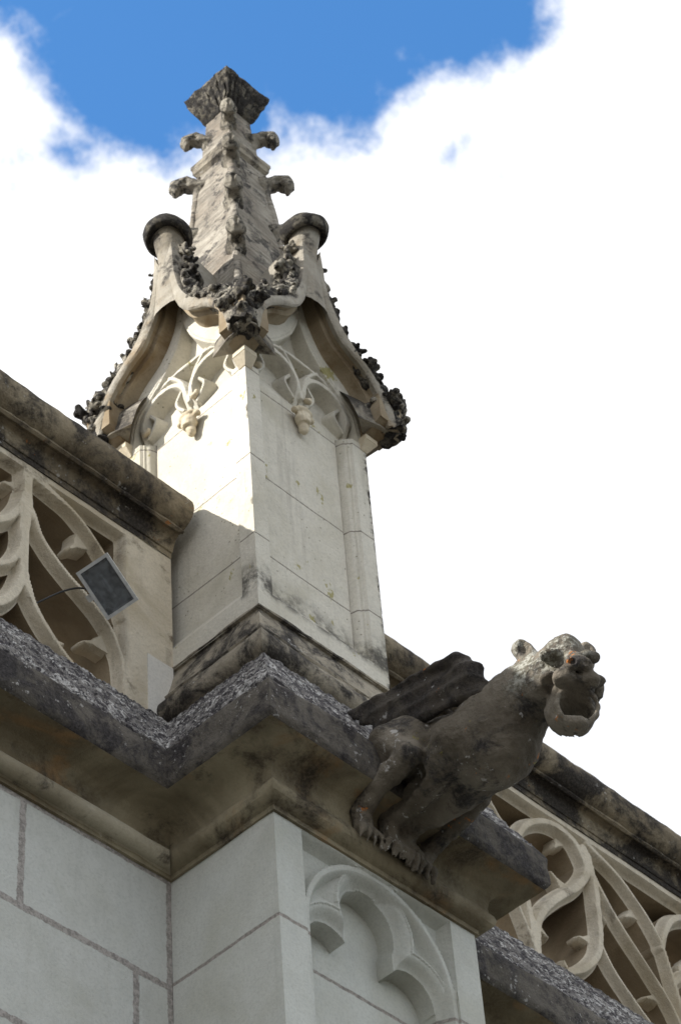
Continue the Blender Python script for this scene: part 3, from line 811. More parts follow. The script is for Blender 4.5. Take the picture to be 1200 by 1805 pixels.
# crossing arcs above
for pts in ([(0.0, 2.615), (0.06, 2.612), (0.138, 2.600), (0.20, 2.545)], [(0.0, 2.40), (0.02, 2.50), (0.055, 2.57), (0.10, 2.62)]):
    dd = np.where(reg, np.minimum(dd, ribprof(pl_dist(A, Z, spline(pts, 5), 0.006), 0.016, 0.2, 0.03)), dd)
# foils inside the lights
for pts in ([(0.034, 2.52), (0.060, 2.485), (0.076, 2.455), (0.060, 2.415), (0.036, 2.385)], [(0.230, 2.52), (0.204, 2.485), (0.188, 2.455), (0.204, 2.415), (0.228, 2.385)]):
    dd = np.where(reg, np.minimum(dd, ribprof(pl_dist(A, Z, spline(pts, 5), 0.006), 0.026, 0.2, 0.022)), dd)
dd = np.where((A > zi) & reg, 0.0, dd)
dd = np.where(reg, np.minimum(dd, ribprof(dm, 0.004, 0.2, 0.024)), dd)
dd = np.where(A > 0.2455, 0, dd) if False else dd
dd[A > HW - 0.012] = 0
keep_hi = np.interp(Z, [p[1] for p in curve_E], [p[0] for p in curve_E]) - 0.02
P = np.stack([S, -HW + dd, Z], -1)
edge_f = np.clip((HW - A) / 0.02, 0, 1)
P[..., 1] += fnoise(P, 10, 3, 5) * 0.0016 * edge_f
wear = np.clip(fnoise(P, 16, 3, 9) - 0.45, 0, 1) * np.clip(1 - (HW - A) / 0.012, 0, 1)
P[..., 1] += wear * 0.012; P[..., 0] -= np.sign(S) * wear * 0.012
F = grid_faces(len(ss), len(zs))
cen = [(f[0] // len(zs), f[0] % len(zs)) for f in F]
F = [f for f, (i, j) in zip(F, cen) if zs[j] < 2.42 or A[i, j] < keep_hi[i, j]]
face_me = mesh('carved_face', *clean(P.reshape(-1, 3), F), m_shaft, sharp=28)
for k in range(4): sub('carved_face', face_me, k)
sub('core', mesh('core', *join(box((-0.225, -0.225, 0.7), (0.225, 0.225, 2.42)), box((-0.232, -0.232, 2.40), (0.232, 0.232, 3.0), 0.03, 0.004, 3, taper=0.72)), m_hood))

# ogee hood, both limbs of one gable as one mesh
def pfront(z): return np.interp(z, [2.40, 2.7, 3.0, 3.25], [0.113, 0.108, 0.098, 0.098])
def hood_limb(sg):
    e, i_, w = (spline(c, 8) for c in (curve_E, curve_I, curve_W)); n = len(e); rings = []
    for k in range(n):
        pf = pfront(e[k, 1]); pb = -0.10 - 0.10 * (k / n)
        ring = [(e[k, 0] - 0.02, pb, e[k, 1] - 0.01), (e[k, 0], 0.0, e[k, 1]), (e[k, 0], pf - 0.012, e[k, 1]), (e[k, 0] - 0.006, pf, e[k, 1] - 0.004)]
        mid = (e[k] + i_[k]) / 2
        ring += [(mid[0], pf + 0.004, mid[1]), (i_[k, 0] + 0.006, pf, i_[k, 1] + 0.003), (i_[k, 0], pf - 0.008, i_[k, 1])]
        h1 = i_[k] * 0.8 + w[k] * 0.2; h2 = i_[k] * 0.35 + w[k] * 0.65
        nrm = np.array([0.012, 0.012])
        ring += [(h1[0] + 0.010, pf * 0.72, h1[1] + 0.010), (h1[0] + 0.012, pf * 0.55, h1[1] + 0.012), (h1[0] - 0.002, pf * 0.50, h1[1] - 0.001),
                 (h2[0] + 0.006, pf * 0.25, h2[1] + 0.006), (w[k, 0], -0.004, w[k, 1])]
        rings.append([(sg * max(a, 0.0), -HW - p, z) for a, p, z in ring])
    R_ = np.array(rings); R_ += np.stack([fnoise(R_, 12, 3, 40 + q) for q in range(3)], -1) * 0.0025
    F_ = grid_faces(n, R_.shape[1], flip=(sg < 0))
    m_ = R_.shape[1]; cap = tuple(range(m_)); F_.append(cap if sg > 0 else cap[::-1])
    return R_.reshape(-1, 3), F_
# head plate and stem under the finial
def stemf():
    V_ = []; zz = np.linspace(2.86, 3.335, 16); n = 20
    for z in zz:
        t = (z - 2.86) / (3.335 - 2.86)
        ws = np.interp(z, [2.86, 2.98, 3.1, 3.22, 3.335], [0.100, 0.080, 0.058, 0.050, 0.062]); wd = np.interp(z, [2.86, 3.05, 3.2, 3.335], [0.088, 0.070, 0.050, 0.060])
        yc = -HW - np.interp(z, [2.86, 3.1, 3.335], [0.018, 0.040, 0.062])
        for q in range(n):
            a = 2 * PI * q / n; c_, s_ = math.cos(a), math.sin(a)
            V_.append((ws * np.sign(c_) * abs(c_) ** 0.8, yc + wd * np.sign(s_) * abs(s_) ** 0.8, z))
    return np.array(V_), grid_faces(16, n, cv=True, flip=False)
l1, l2 = hood_limb(1), hood_limb(-1)
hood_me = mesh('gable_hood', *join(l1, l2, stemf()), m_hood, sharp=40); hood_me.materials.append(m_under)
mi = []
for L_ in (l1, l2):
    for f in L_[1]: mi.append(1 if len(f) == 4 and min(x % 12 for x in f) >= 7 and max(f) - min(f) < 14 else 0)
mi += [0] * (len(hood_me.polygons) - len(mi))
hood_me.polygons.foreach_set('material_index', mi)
disc_prof = [(0.0, -0.004), (0.052, -0.006), (0.070, -0.016), (0.086, -0.030), (0.098, -0.026), (0.106, -0.008), (0.108, 0.014), (0.100, 0.034), (0.080, 0.050), (0.045, 0.060), (0.0, 0.064)]
dv, df = lathe([tuple(p) for p in spline(disc_prof, 3)], 40)
dv += np.stack([fnoise(dv, 16, 3, 50 + q) for q in range(3)], -1) * 0.004
disc_me = mesh('finial_cap', dv, df, m_leafd, sharp=60)

# leaf carvings by signed distance
def leafball(seed, r=0.045, lobes=11, flat=0.75):
    rg = np.random.RandomState(seed); prim = [E((0, 0, 0), (r * 0.62, r * 0.55, r * 0.6))]; hol = []
    for k in range(lobes):
        a = rg.rand() * 2 * PI; e = rg.uniform(-0.9, 1.2)
        d = np.array([math.cos(a) * math.cos(e), math.sin(a) * math.cos(e), math.sin(e) * 0.9])
        c = d * r * 0.68; tip = d * r * 0.98 + np.array([0, 0, -0.15 * r + rg.uniform(-0.2, 0.2) * r])
        prim.append(Cc(c, tip, r * rg.uniform(0.26, 0.36), r * rg.uniform(0.20, 0.30)))
        hol.append(E(d * r * 0.98 + rg.uniform(-0.35, 0.35, 3) * r, (r * 0.20,) * 3))
    def f(P):
        D = prim[0](P)
        for p in prim[1:]: D = smin(D, p(P), r * 0.16)
        for h_ in hol: D = np.maximum(D, -h_(P))
        return D + fnoise(P, 1.6 / r, 2, seed) * r * 0.09
    return nets(f, (-r * 1.5,) * 3, (r * 1.5,) * 3, r / 8.5)
leafs = [mesh('leaf_crocket', *leafball(s), m_leaf, sharp=0) for s in (1, 2, 3)]
leafd = [mesh('leaf_crocket', *leafball(s), m_leafd, sharp=0) for s in (4, 5, 6)]
# hook crocket, grows along -Y (outwards), origin at the stone
def hook():
    pr = chain([(0, 0.02, -0.010), (0, -0.035, 0.006), (0, -0.075, 0.014), (0, -0.108, -0.006), (0, -0.112, -0.030)], [0.040, 0.032, 0.026, 0.020, 0.012])
    pr += [E((0, -0.062, 0.026), (0.038, 0.060, 0.011)), E((0, -0.100, -0.016), (0.034, 0.020, 0.042)), E((0.022, -0.088, -0.008), (0.016, 0.026, 0.020)), E((-0.022, -0.088, -0.008), (0.016, 0.026, 0.020)),
           E((0, 0.0, -0.04), (0.020, 0.022, 0.045))]
    def f(P):
        D = pr[0](P)
        for p in pr[1:]: D = smin(D, p(P), 0.012)
        D = np.maximum(D, -E((0.030, -0.062, 0.002), (0.012, 0.018, 0.010))(P)); D = np.maximum(D, -E((-0.030, -0.062, 0.002), (0.012, 0.018, 0.010))(P))
        D = np.maximum(D, -E((0, -0.128, -0.012), (0.007, 0.020, 0.038))(P)); D = np.maximum(D, -E((0, -0.055, 0.045), (0.006, 0.060, 0.014))(P))
        return D + fnoise(P, 38, 3, 3) * 0.005
    return nets(f, (-0.06, -0.15, -0.10), (0.06, 0.05, 0.06), 0.0055)
hook_me = mesh('hook_crocket', *hook(), stone('grey_crocket_stone', (0.36, 0.33, 0.27), (0.15, 0.13, 0.10), (0.4, 0.65), crust=(0.04, 0.037, 0.032), top_crust=(0.0, 0.45), crust_t=(0.48, 0.60), crust_scale=20, bump=0.9), sharp=0)

def inst(name, me, parent, loc, rot=(0, 0, 0), sc=1.0, label=None):
    o = bpy.data.objects.new(name, me); COL.objects.link(o); o.parent = parent
    o.location = loc; o.rotation_euler = rot; o.scale = (sc,) * 3 if not isinstance(sc, tuple) else sc
    if label: o['label'] = label
    return o
rg = np.random.RandomState(21)
ce = spline(curve_E, 10); cum = np.concatenate([[0], np.cumsum(np.linalg.norm(np.diff(ce, axis=0), axis=1))])
for k in range(4):
    h = sub('gable', hood_me, k)
    for sg in (1, -1):
        for dist in (0.09, 0.18, 0.27, 0.36, 0.45, 0.54, 0.62):
            s_ = np.interp(dist, cum, ce[:, 0]); z_ = np.interp(dist, cum, ce[:, 1])
            inst('leaf_crocket', (leafd if rg.rand() < 0.6 else leafs)[rg.randint(3)], h, (sg * (s_ - 0.005), -HW - pfront(z_) + 0.095, z_ + 0.045), tuple(rg.rand(3) * 6.2), rg.uniform(0.95, 1.3))
        for (a_, b_, c_) in ((0.088, 3.10, 0.95), (0.080, 3.19, 0.75), (0.110, 3.02, 1.0)):
            inst('leaf_crocket', (leafs + leafd)[rg.randint(6)], h, (sg * a_, -HW - 0.045, b_), tuple(rg.rand(3) * 6.2), c_)
    inst('finial_cap', disc_me, h, (0, -HW - 0.068, 3.335), (math.radians(12), 0, rg.rand() * 6), 0.93)
    for sg in (1, -1):
        for q, dist in enumerate((0.045, 0.135, 0.225, 0.315, 0.405, 0.495, 0.585, 0.67)):
            s_ = np.interp(dist, cum, ce[:, 0]); z_ = np.interp(dist, cum, ce[:, 1])
            i0 = min(np.searchsorted(cum, dist), len(ce) - 1); tg = ce[i0] - ce[i0 - 1]; tg /= np.linalg.norm(tg); out = np.array([tg[1], -tg[0]])
            lib = leafd if (k in (0, 1) and sg == 1) else leafs  # black at right, paler on sunlit left limbs: light held in the colour
            r_ = (0.95, 0.9, 0.85, 0.8, 0.75, 0.66, 0.6, 0.5)[q] * rg.uniform(0.88, 1.1)
            inst('leaf_crocket', lib[(q + k) % 3], h, (sg * (s_ + out[0] * 0.018), -HW - pfront(z_) + 0.030, z_ + out[1] * 0.026), tuple(rg.rand(3) * 6.2), r_ * (1.15, 1.3, 1.35, 1.4, 1.4, 1.45, 1.5, 1.5)[q])
# a low leafy ridge strip along each limb links the crockets
def ridge(sg):
    Pp = [(sg * (a + 0.004), -HW - float(pfront(z)) + 0.045, z + 0.004) for a, z in ce[:-14:2]]
    V_, F_ = tube(Pp, [0.044 - 0.018 * i / len(Pp) for i in range(len(Pp))], 14)
    V_ += np.stack([fnoise(V_, 34, 3, 60 + q) for q in range(3)], -1) * 0.016
    return V_, F_
for k in range(4): sub('leaf_band', mesh('leaf_band', *join(ridge(1), ridge(-1)), m_leaf if k in (3,) else m_leafd, sharp=0), k)  # paler band on the left gable puts its sunlight into the stone colour

# corner blocks between the gables, brackets under them, clumps above
def corner_block():
    a, b = HW - 0.02, HW + 0.108
    V_, F_ = box((a, -b, 2.425), (b, -a, 2.56), 0.02, 0.0035, 5)
    tipz = [(a, -b, 2.555), (b, -b, 2.555), (b, -a, 2.555), (a, -a, 2.555), ((a + b) / 2 - 0.01, -(a + b) / 2 + 0.01, 2.63)]
    up = (np.array(tipz), [(0, 1, 4), (1, 2, 4), (2, 3, 4), (3, 0, 4)])
    lo_ = [(a, -b + 0.0, 2.428), (b, -b, 2.428), (b, -a, 2.428), (a, -a, 2.428), (a, -a - 0.035, 2.372), (a + 0.035, -a - 0.035, 2.372), (a + 0.035, -a, 2.372), (a, -a, 2.372)]
    return join((V_, F_), up, (np.array(lo_), [(1, 0, 4, 5), (2, 1, 5, 6), (3, 2, 6, 7), (0, 3, 7, 4), (4, 7, 6, 5)]))
def bracket():
    a, b = HW - 0.03, HW + 0.034
    up = box((a, -b, 2.352), (b, -a, 2.376), 0.02, 0.001, 6)
    lo_ = [(a, -b, 2.353), (b, -b, 2.353), (b, -a, 2.353), (a, -a, 2.353), (a, -HW - 0.003, 2.312), (HW + 0.003, -HW - 0.003, 2.312), (HW + 0.003, -a, 2.312), (a, -a, 2.312)]
    return join(up, (np.array(lo_), [(1, 0, 4, 5), (2, 1, 5, 6), (3, 2, 6, 7), (0, 3, 7, 4), (4, 7, 6, 5)]))
cb_me = mesh('corner_block', *corner_block(), m_under); br_me = mesh('corner_bracket', *bracket(), m_carve)
for k in range(4):
    # quarter turn k puts the corner (+,-) at the right end of gable k
    o = sub('corner_block', cb_me, k); sub('corner_bracket', br_me, k)
    for (dg, z_, sc_, off) in ((0.425, 2.575, 1.0, 0.0), (0.405, 2.55, 0.8, 0.045), (0.405, 2.55, 0.8, -0.045), (0.385, 2.62, 1.15, 0.0), (0.345, 2.67, 1.15, 0.03), (0.345, 2.66, 1.1, -0.035), (0.295, 2.74, 1.2, 0.045), (0.295, 2.75, 1.2, -0.045),
                               (0.30, 2.75, 1.1, 0.0), (0.25, 2.83, 1.15, 0.03), (0.25, 2.84, 1.1, -0.03), (0.245, 2.90, 0.9, 0.0)):
        inst('leaf_clump', (leafd + leafs)[rg.randint(5)], o, (dg + off, -dg + off, z_), tuple(rg.rand(3) * 6.2), sc_ * 1.05)
# pendant boss at the meeting of the two lights
def pendant():
    pr = [E((0, -0.012, 2.305), (0.052, 0.030, 0.018)), E((0, -0.006, 2.262), (0.040, 0.032, 0.042)), E((0.006, -0.002, 2.215), (0.024, 0.022, 0.034))]
    for a in range(6):
        t = (a - 2.5) * 0.42; pr.append(Cc((math.sin(t) * 0.036, -0.026 * math.cos(t), 2.292), (math.sin(t) * 0.028, -0.036 * math.cos(t), 2.235), 0.010, 0.006))
    for sgn in (-1, 1): pr.append(E((sgn * 0.052, -0.008, 2.292), (0.016, 0.016, 0.013)))
    def f(P):
        D = pr[0](P)
        for p in pr[1:]: D = smin(D, p(P), 0.006)
        return D + fnoise(P, 50, 2, 4) * 0.003
    V_, F_ = nets(f, (-0.08, -0.06, 2.16), (0.08, 0.05, 2.34), 0.0045); V_ = (V_ - (0, 0, 2.30)) * 0.84 + (0, 0, 2.305); V_[:, 1] += -HW + 0.026
    return V_, F_
pd_me = mesh('pendant_boss', *pendant(), m_carve, sharp=0)
cu_v, cu_f = nets(lambda P: smin(E((0, 0, 0), (0.018, 0.014, 0.009))(P), E((0.012, 0, 0.012), (0.010, 0.010, 0.014))(P), 0.008), (-0.03, -0.03, -0.03), (0.03, 0.03, 0.04), 0.004)
cu_me = mesh('cusp_tip', cu_v, cu_f, m_carve, sharp=0)
for k in range(4):
    sub('pendant_boss', pd_me, k)
    for s_ in (-0.232, 0.032):
        c_ = inst('cusp_tip', cu_me, PN, (0, 0, 0), (0, 0, k * PI / 2))
        c_.matrix_parent_inverse = Matrix.Identity(4)
        c_.location = Matrix.Rotation(k * PI / 2, 3, 'Z') @ Vector((s_, -HW + 0.02, 2.405 - 0.75))

# spire
def taperbox(h0, h1, z0, z1, amp, seed, sub_=0.02):
    V_, F_ = box((-h0, -h0, z0), (h0, h0, z1), sub_, 0, 0, taper=h1 / h0)
    return V_ + np.stack([fnoise(V_, 18, 3, seed + q) for q in range(3)], -1) * amp, F_
sp_me = mesh('spire', *taperbox(0.192, 0.098, 2.85, 4.15, 0.003, 70), m_spire)
SPI = sub('spire', sp_me)
SPI2 = sub('spire_neck', mesh('spire_neck', *taperbox(0.088, 0.060, 4.20, 4.60, 0.003, 74), m_spire))
col_prof = [(-0.03, 4.105), (-0.004, 4.108), (0.006, 4.122), (0.016, 4.132), (0.018, 4.158), (0.022, 4.166), (0.022, 4.186), (0.0, 4.205), (-0.03, 4.235)]
c4 = [(-0.1, 0.1), (-0.1, -0.1), (0.1, -0.1), (0.1, 0.1)]
sub('collar', mesh('collar', *sweep(c4, col_prof, closed=True, amp=0.002, seed=33, pstep=0.008, step=0.015), m_plinth))
# ribbed leafy cap
def capf():
    n = 128; zz = np.linspace(0, 1, 16); V_ = []
    for t in zz:
        half = 0.060 + 0.068 * t ** 0.75; z = 4.50 + 0.165 * t ** 1.2
        for q in range(n):
            a = 8.0 * q / n; s_, r_ = int(a // 2), (a % 2) - 1.0
            x, y = [(r_, -1), (1, r_), (-r_, 1), (-1, -r_)][s_]
            rip = 1 + (0.19 * abs(math.sin(r_ * PI * 3.5 + 0.3 * math.sin(t * 4 + s_))) ** 0.7 - 0.13) * min(1, t * 2.2)
            V_.append((x * half * rip, y * half * rip, z - 0.020 * t * math.cos(r_ * PI * 7)))
    z_t = 4.665
    for hh, z in ((0.132, z_t + 0.022), (0.120, z_t + 0.042), (0.0, z_t + 0.05)):
        for q in range(n):
            a = 8.0 * q / n; s_, r_ = int(a // 2), (a % 2) - 1.0
            x, y = [(r_, -1), (1, r_), (-r_, 1), (-1, -r_)][s_]; V_.append((x * hh, y * hh, z))
    V_ = np.array(V_); V_ += np.stack([fnoise(V_, 26, 3, 80 + q) for q in range(3)], -1) * 0.0055
    return V_, grid_faces(19, n, cv=True, flip=False)
sub('leafy_cap', mesh('leafy_cap', *capf(), m_leafd, sharp=50))
# corner rolls and hooks
for k in range(4):
    ang = k * PI / 2 - PI / 4      # diagonal of corner (+,-) turned k times, hook grows along local -Y
    dirv = Vector((1, -1, 0)).normalized(); dirv.rotate(Matrix.Rotation(k * PI / 2, 3, 'Z'))
    rotz = math.atan2(dirv.x, -dirv.y)
    pts = []
    for z in np.linspace(2.95, 4.10, 24):
        h = np.interp(z, [2.85, 4.15], [0.192, 0.098]) * 1.414 - 0.006; pts.append((dirv.x * h, dirv.y * h, z))
    rv, rf = tube(pts, 0.0165, 10); rv += np.stack([fnoise(rv, 22, 3, 90 + q) for q in range(3)], -1) * 0.005
    sub('corner_roll', mesh('corner_roll', rv, rf, m_spire, sharp=0))
    for z_, sc_ in ((4.375, 1.0), (4.045, 1.08), (3.71, 1.15), (3.36, 1.2)):
        hh = np.interp(z_, [2.85, 4.15, 4.20, 4.60], [0.192, 0.098, 0.088, 0.060]) * 1.414
        if k == 0 or True:
            inst('hook_crocket', hook_me, SPI if z_ < 4.1 else SPI2, (dirv.x * (hh - 0.008), dirv.y * (hh - 0.008), z_), (0, 0, rotz), sc_ * 0.88 * rg.uniform(0.95, 1.05))

# ================================================================== GARGOYLE
GC = 0.47
GG = thing('gargoyle', 'lichen-spotted winged stone gargoyle with gaping mouth, leaning out from the buttress cornice beside the pinnacle', 'gargoyle', (GC, -0.1, 0.1))
def garg():
    A_ = []
    def add(f, k=0.03): A_.append((f, k))
    # trunk
    for f in chain([(GC, 0.02, 0.36), (GC, -0.15, 0.335), (GC, -0.32, 0.285), (GC, -0.47, 0.235)], [0.112, 0.108, 0.118, 0.132]): add(f, 0.035)
    add(E((GC, -0.505, 0.205), (0.138, 0.155, 0.148)), 0.045)
    # neck, head
    for f in chain([(GC, -0.53, 0.285), (GC, -0.64, 0.300), (GC, -0.72, 0.285)], [0.118, 0.100, 0.100]): add(f, 0.05)
    n_body = len(A_)
    add(E((GC, -0.775, 0.285), (0.110, 0.112, 0.125)), 0.03)
    add(E((GC, -0.800, 0.360), (0.082, 0.080, 0.056)), 0.03)         # crown
    add(Cc((GC, -0.845, 0.360), (GC, -0.885, 0.250), 0.060, 0.050), 0.03)        # forehead
    for s in (-1, 1):
        add(E((GC + s * 0.062, -0.890, 0.288), (0.050, 0.036, 0.024)), 0.008)    # brow
        add(E((GC + s * 0.092, -0.790, 0.225), (0.040, 0.062, 0.060)), 0.02)
        add(E((GC + s * 0.082, -0.872, 0.196), (0.036, 0.036, 0.021)), 0.008)   # cheekbone
        for a in range(12): add(E((GC + s * (0.112 + 0.006 * (a % 3)), -0.700 - 0.024 * (a % 4), 0.320 - 0.045 * (a // 4) - 0.010 * (a % 2)), (0.014, 0.016, 0.016)), 0.004)     # cheek
        add(Cc((GC + s * 0.080, -0.745, 0.370), (GC + s * 0.116, -0.712, 0.492), 0.046, 0.038), 0.014)   # ear
        add(E((GC + s * 0.043, -0.928, 0.142), (0.047, 0.042, 0.034)), 0.008)    # flews
        add(E((GC + s * 0.024, -0.972, 0.172), (0.029, 0.027, 0.028)), 0.005)    # nostril wings
        for a in range(5):
            add(E((GC + s * (0.092 + 0.012 * (a % 2)), -0.690 - 0.024 * a, 0.385 - 0.024 * a), (0.019, 0.019, 0.019)), 0.005)   # curls by the ear
    add(Cc((GC, -0.885, 0.290), (GC, -0.960, 0.195), 0.030, 0.034), 0.014)       # nose bridge
    add(E((GC, -0.870, 0.155), (0.076, 0.070, 0.040)), 0.02)                     # muzzle
    add(E((GC, -0.800, 0.100), (0.092, 0.092, 0.090)), 0.03)                     # jaw root
    loop = [(GC + 0.070 * math.cos(t), -0.880 - 0.020 * math.sin(t), 0.066 + 0.062 * math.sin(t)) for t in [k * PI / 6 for k in range(13)]]
    for f in chain(loop, [0.0165] * 13): add(f, 0.010)
    add(E((GC, -0.850, 0.042), (0.068, 0.050, 0.042)), 0.012); add(E((GC, -0.862, 0.002), (0.040, 0.034, 0.026)), 0.020)
    n_head = len(A_)
    # legs: near pair front and hind, far pair mirrored
    for s, legs in ((-1, True), (1, True)):
        add(E((GC + s * 0.125, -0.235, 0.300), (0.066, 0.110, 0.115)), 0.025)                       # haunch
        for f in chain([(GC + s * 0.135, -0.20, 0.33), (GC + s * 0.150, -0.290, 0.215), (GC + s * 0.160, -0.165, 0.175), (GC + s * 0.150, -0.072, 0.125), (GC + s * 0.130, -0.062, 0.070)], [0.070, 0.050, 0.042, 0.034, 0.034]): add(f, 0.009)
        for f in chain([(GC + s * 0.085, -0.42, 0.22), (GC + s * 0.060, -0.300, 0.165), (GC + s * 0.045, -0.200, 0.150), (GC + s * 0.035, -0.085, 0.150), (GC + s * 0.030, -0.062, 0.085)], [0.085, 0.056, 0.046, 0.036, 0.034]): add(f, 0.010)
        for cx_, cy_ in ((GC + s * 0.118, -0.052), (GC + s * 0.022 + 0.01, -0.060)):
            for q in range(4):
                o_ = (q - 1.5) * 0.021
                for f in chain([(cx_ + o_ * 0.8, cy_ - 0.012, 0.085), (cx_ + o_ * 1.3, cy_ - 0.030, 0.055), (cx_ + o_ * 1.5, cy_ - 0.018, 0.016)], [0.018, 0.017, 0.010]): add(f, 0.004)
    # a third hind paw gripping to the right of the body
    for q in range(4):
        o_ = (q - 1.5) * 0.022
        for f in chain([(0.545 + o_ * 0.7, -0.055, 0.130), (0.560 + o_, -0.085, 0.085), (0.565 + o_ * 1.3, -0.062, 0.030)], [0.017, 0.015, 0.010]): add(f, 0.006)
    add(E((0.545, -0.06, 0.15), (0.045, 0.05, 0.045)), 0.02)
    # flat belly fold joining to the cornice
    add(Cc((GC + 0.04, -0.02, 0.20), (GC + 0.04, -0.34, 0.16), 0.070, 0.050), 0.03)
    cut = [(E((GC, -0.895, 0.064), (0.057, 0.160, 0.051)), 0.005),
           (E((GC - 0.068, -0.915, 0.240), (0.036, 0.040, 0.028)), 0.005), (E((GC + 0.068, -0.915, 0.240), (0.036, 0.040, 0.028)), 0.005),
           (E((GC - 0.025, -1.000, 0.164), (0.012, 0.022, 0.012)), 0.003), (E((GC + 0.025, -1.000, 0.164), (0.012, 0.022, 0.012)), 0.003),
           (E((GC - 0.118, -0.757, 0.460), (0.020, 0.022, 0.040)), 0.006), (E((GC + 0.118, -0.757, 0.460), (0.020, 0.022, 0.040)), 0.006),
           (E((GC - 0.09, -0.30, 0.055), (0.060, 0.10, 0.040)), 0.012)]
    eyes = [E((GC + s * 0.060, -0.884, 0.240), (0.017, 0.014, 0.014)) for s in (-1, 1)]
    hc = np.array([GC, -0.72, 0.28]); HS, th = 0.88, math.radians(-38)
    hR = np.array([[math.cos(th), -math.sin(th), 0], [math.sin(th), math.cos(th), 0], [0, 0, 1]])
    ho = np.array([0.046, -0.028, 0.002])
    def f(P):
        Q = (P - hc - ho) @ hR / HS + hc                       # head turned a little towards the yard
        D = A_[0][0](P)
        for q_, (p, k) in enumerate(A_[1:], 1):
            if n_body <= q_ < n_head: continue
            D = smin(D, p(P), k)
        H_ = A_[n_body][0](Q)
        for p, k in A_[n_body + 1:n_head]: H_ = smin(H_, p(Q), k)
        for p, k in cut[:-1]: H_ = -smin(-H_, p(Q), k)
        for e_ in eyes: H_ = np.minimum(H_, e_(Q))
        D = smin(D, H_ * HS, 0.03)
        D = -smin(-D, cut[0][0](Q) * HS, 0.006)
        D = -smin(-D, cut[-1][0](P), 0.012)
        for s_ in (-1, 1): D = -smin(-D, Cc((GC + s_ * 0.100, -0.285, 0.175), (GC + s_ * 0.092, -0.075, 0.125), 0.030, 0.022)(P), 0.008)
        n = fnoise(P, 13, 3, 3) * 0.0065 + np.maximum(0, fnoise(P, 34, 2, 8)) * 0.005
        fur = np.abs(np.sin(P[..., 1] * 70 + 2.5 * fnoise(P, 10, 2, 6))) * 0.0022
        return D + n * 0.8 + fur * 0.6 + np.abs(fnoise(P, 55, 2, 17)) * 0.003 + np.abs(fnoise(P, 24, 2, 27)) * 0.0035
    return nets(f, (GC - 0.27, -1.03, -0.06), (GC + 0.27, 0.06, 0.56), 0.0062)
kid('body', mesh('body', *garg(), m_garg, sharp=0), GG)
def wing(s):
    # leading edge rises from the shoulder, feathers run back to a tip on the sloped ledge
    a = [(GC + s * 0.105, -0.520, 0.270), (GC + s * 0.10, -0.550, 0.325), (GC + s * 0.13, -0.550, 0.395), (GC + s * 0.145, -0.508, 0.464), (GC + s * 0.15, -0.44, 0.484), (GC + s * 0.15, -0.34, 0.498), (GC + s * 0.15, -0.18, 0.528), (GC + s * 0.148, -0.02, 0.552)]
    pr = [(f, 0.02) for f in chain(a, [0.026, 0.034, 0.036, 0.034, 0.026, 0.018, 0.012, 0.006])]
    pr.append((E((GC + s * 0.125, -0.50, 0.390), (0.040, 0.080, 0.085)), 0.02)); pr.append((E((GC + s * 0.13, -0.38, 0.390), (0.032, 0.110, 0.075)), 0.02))
    # blade: three overlapping feather sheets
    for q, (y0, z0, y1, z1, th) in enumerate(((-0.54, 0.40, -0.04, 0.548, 0.030), (-0.52, 0.355, -0.08, 0.500, 0.026), (-0.49, 0.315, -0.13, 0.445, 0.022))):
        c = np.array([GC + s * (0.146 - 0.006 * q), (y0 + y1) / 2, (z0 + z1) / 2 ]); L = math.hypot(y1 - y0, z1 - z0) / 2; an = math.atan2(z1 - z0, y1 - y0)
        rot = Matrix.Rotation(an, 3, 'X')
        pr.append((E(c, (0.020, L, 0.052 - 0.006 * q), np.array(rot)), 0.008))
    def f(P):
        D = pr[0][0](P)
        for p, k in pr[1:]: D = smin(D, p(P), k)
        v = P[..., 2] - 0.26 * P[..., 1]
        return D + fnoise(P, 16, 3, 12) * 0.005 + 0.009 * np.abs(np.sin(v * 62 + P[..., 1] * 5)) ** 0.7 * np.clip((-P[..., 1] - 0.02) * 6, 0, 1)
    return nets(f, (GC - 0.26 if s < 0 else GC, -0.68, 0.22), (GC if s < 0 else GC + 0.26, 0.03, 0.62), 0.0072)
for s in (-1, 1):
    kid('wing', mesh('wing', *wing(s), m_wing, sharp=0), GG)

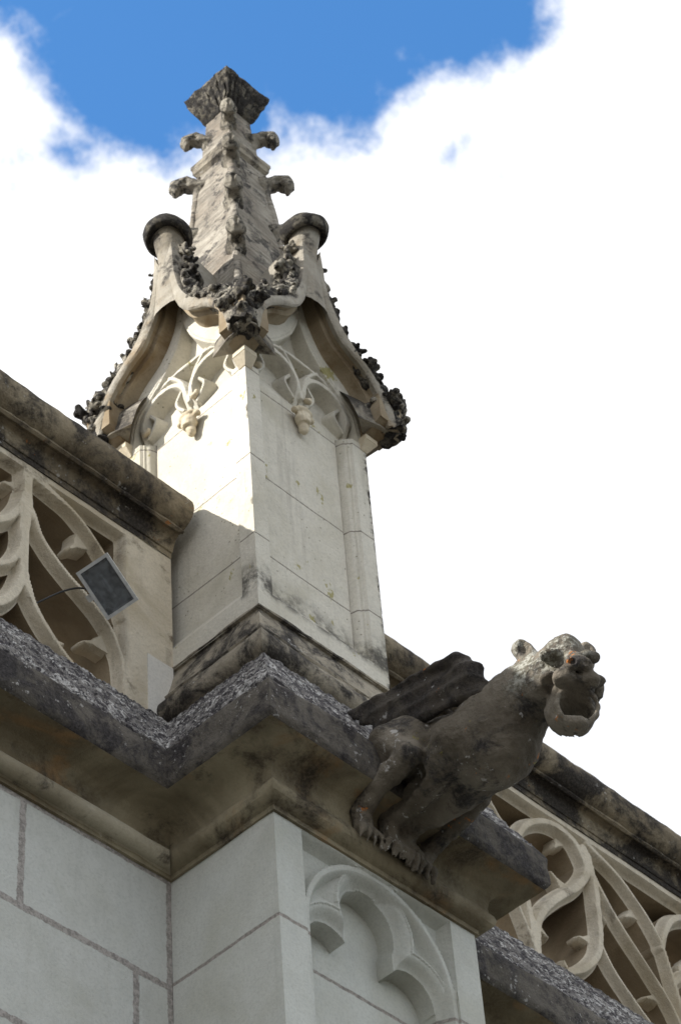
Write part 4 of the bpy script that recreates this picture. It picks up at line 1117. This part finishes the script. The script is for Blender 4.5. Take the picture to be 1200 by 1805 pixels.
# ================================================================== FLOODLIGHT
FC = Vector((-0.292, 0.420, 1.075))
FD = thing('floodlight', 'small grey floodlight with dusty square glass tilted down, held before the left parapet tracery', 'floodlight', tuple(FC))
ez = Vector((-0.50, -0.46, -0.73)).normalized(); ex = Vector((0.8288, 0.0836, -0.5532)); ey = ez.cross(ex).normalized(); ex = ey.cross(ez).normalized()
RM = Matrix((ex, ey, ez)).transposed()
def fl(name, V, F, mat, label=None, parent=FD, sharp=35):
    V = np.array(V) @ np.array(RM).T
    return obj(name, mesh(name, V, F, mat, sharp=sharp), parent)
wx, wy = 0.094, 0.062
fr = []
for (a, b) in (((-wx, -wy, -0.012), (wx, -wy + 0.011, 0.012)), ((-wx, wy - 0.011, -0.012), (wx, wy, 0.012)),
               ((-wx, -wy + 0.011, -0.0115), (-wx + 0.011, wy - 0.011, 0.0115)), ((wx - 0.011, -wy + 0.011, -0.0115), (wx, wy - 0.011, 0.0115))):
    fr.append(box(a, b))
fl('frame', *join(*fr), m_metal)
hz = [(-wx + 0.004, -wy + 0.004, -0.012), (wx - 0.004, -wy + 0.004, -0.012), (wx - 0.004, wy - 0.004, -0.012), (-wx + 0.004, wy - 0.004, -0.012),
      (-wx + 0.035, -wy + 0.025, -0.065), (wx - 0.035, -wy + 0.025, -0.065), (wx - 0.035, wy - 0.025, -0.065), (-wx + 0.035, wy - 0.025, -0.065)]
fl('housing', hz, [(0, 1, 5, 4), (1, 2, 6, 5), (2, 3, 7, 6), (3, 0, 4, 7), (4, 5, 6, 7)], m_metal)
rz = [(a * 0.86, b * 0.84, -0.006 if i < 4 else -0.042) for i, (a, b, c) in enumerate(hz)]
fl('reflector', rz, [(0, 4, 5, 1), (1, 5, 6, 2), (2, 6, 7, 3), (3, 7, 4, 0), (4, 7, 6, 5)], m_refl)
fl('lamp_tube', *tube([(-0.045, 0, -0.022), (0.045, 0, -0.022)], 0.006, 10), m_lamp)
fl('glass', *box((-wx + 0.0105, -wy + 0.0105, 0.002), (wx - 0.0105, wy - 0.0105, 0.006)), m_glass)
br = tube([(0.0, -wy - 0.010, -0.02), (0.0, -wy - 0.004, -0.035), (0.0, -wy + 0.03, -0.075), (0.02, 0.0, -0.12), (0.03, 0.01, -0.22)], 0.009, 8)
fl('bracket', *br, m_metal); fl('hinge_lug', *box((-0.012, -wy - 0.018, -0.03), (0.012, -wy - 0.0003, 0.002)), m_metal)
cab = spline([(-0.31, 0.455, 1.06), (-0.34, 0.50, 1.095), (-0.385, 0.535, 1.075), (-0.44, 0.56, 1.02), (-0.49, 0.60, 0.965), (-0.50, 0.68, 0.93)], 8)
cv, cf = tube(cab - np.array(FC), 0.0035, 8)
obj('cable', mesh('cable', cv, cf, m_black), FD)
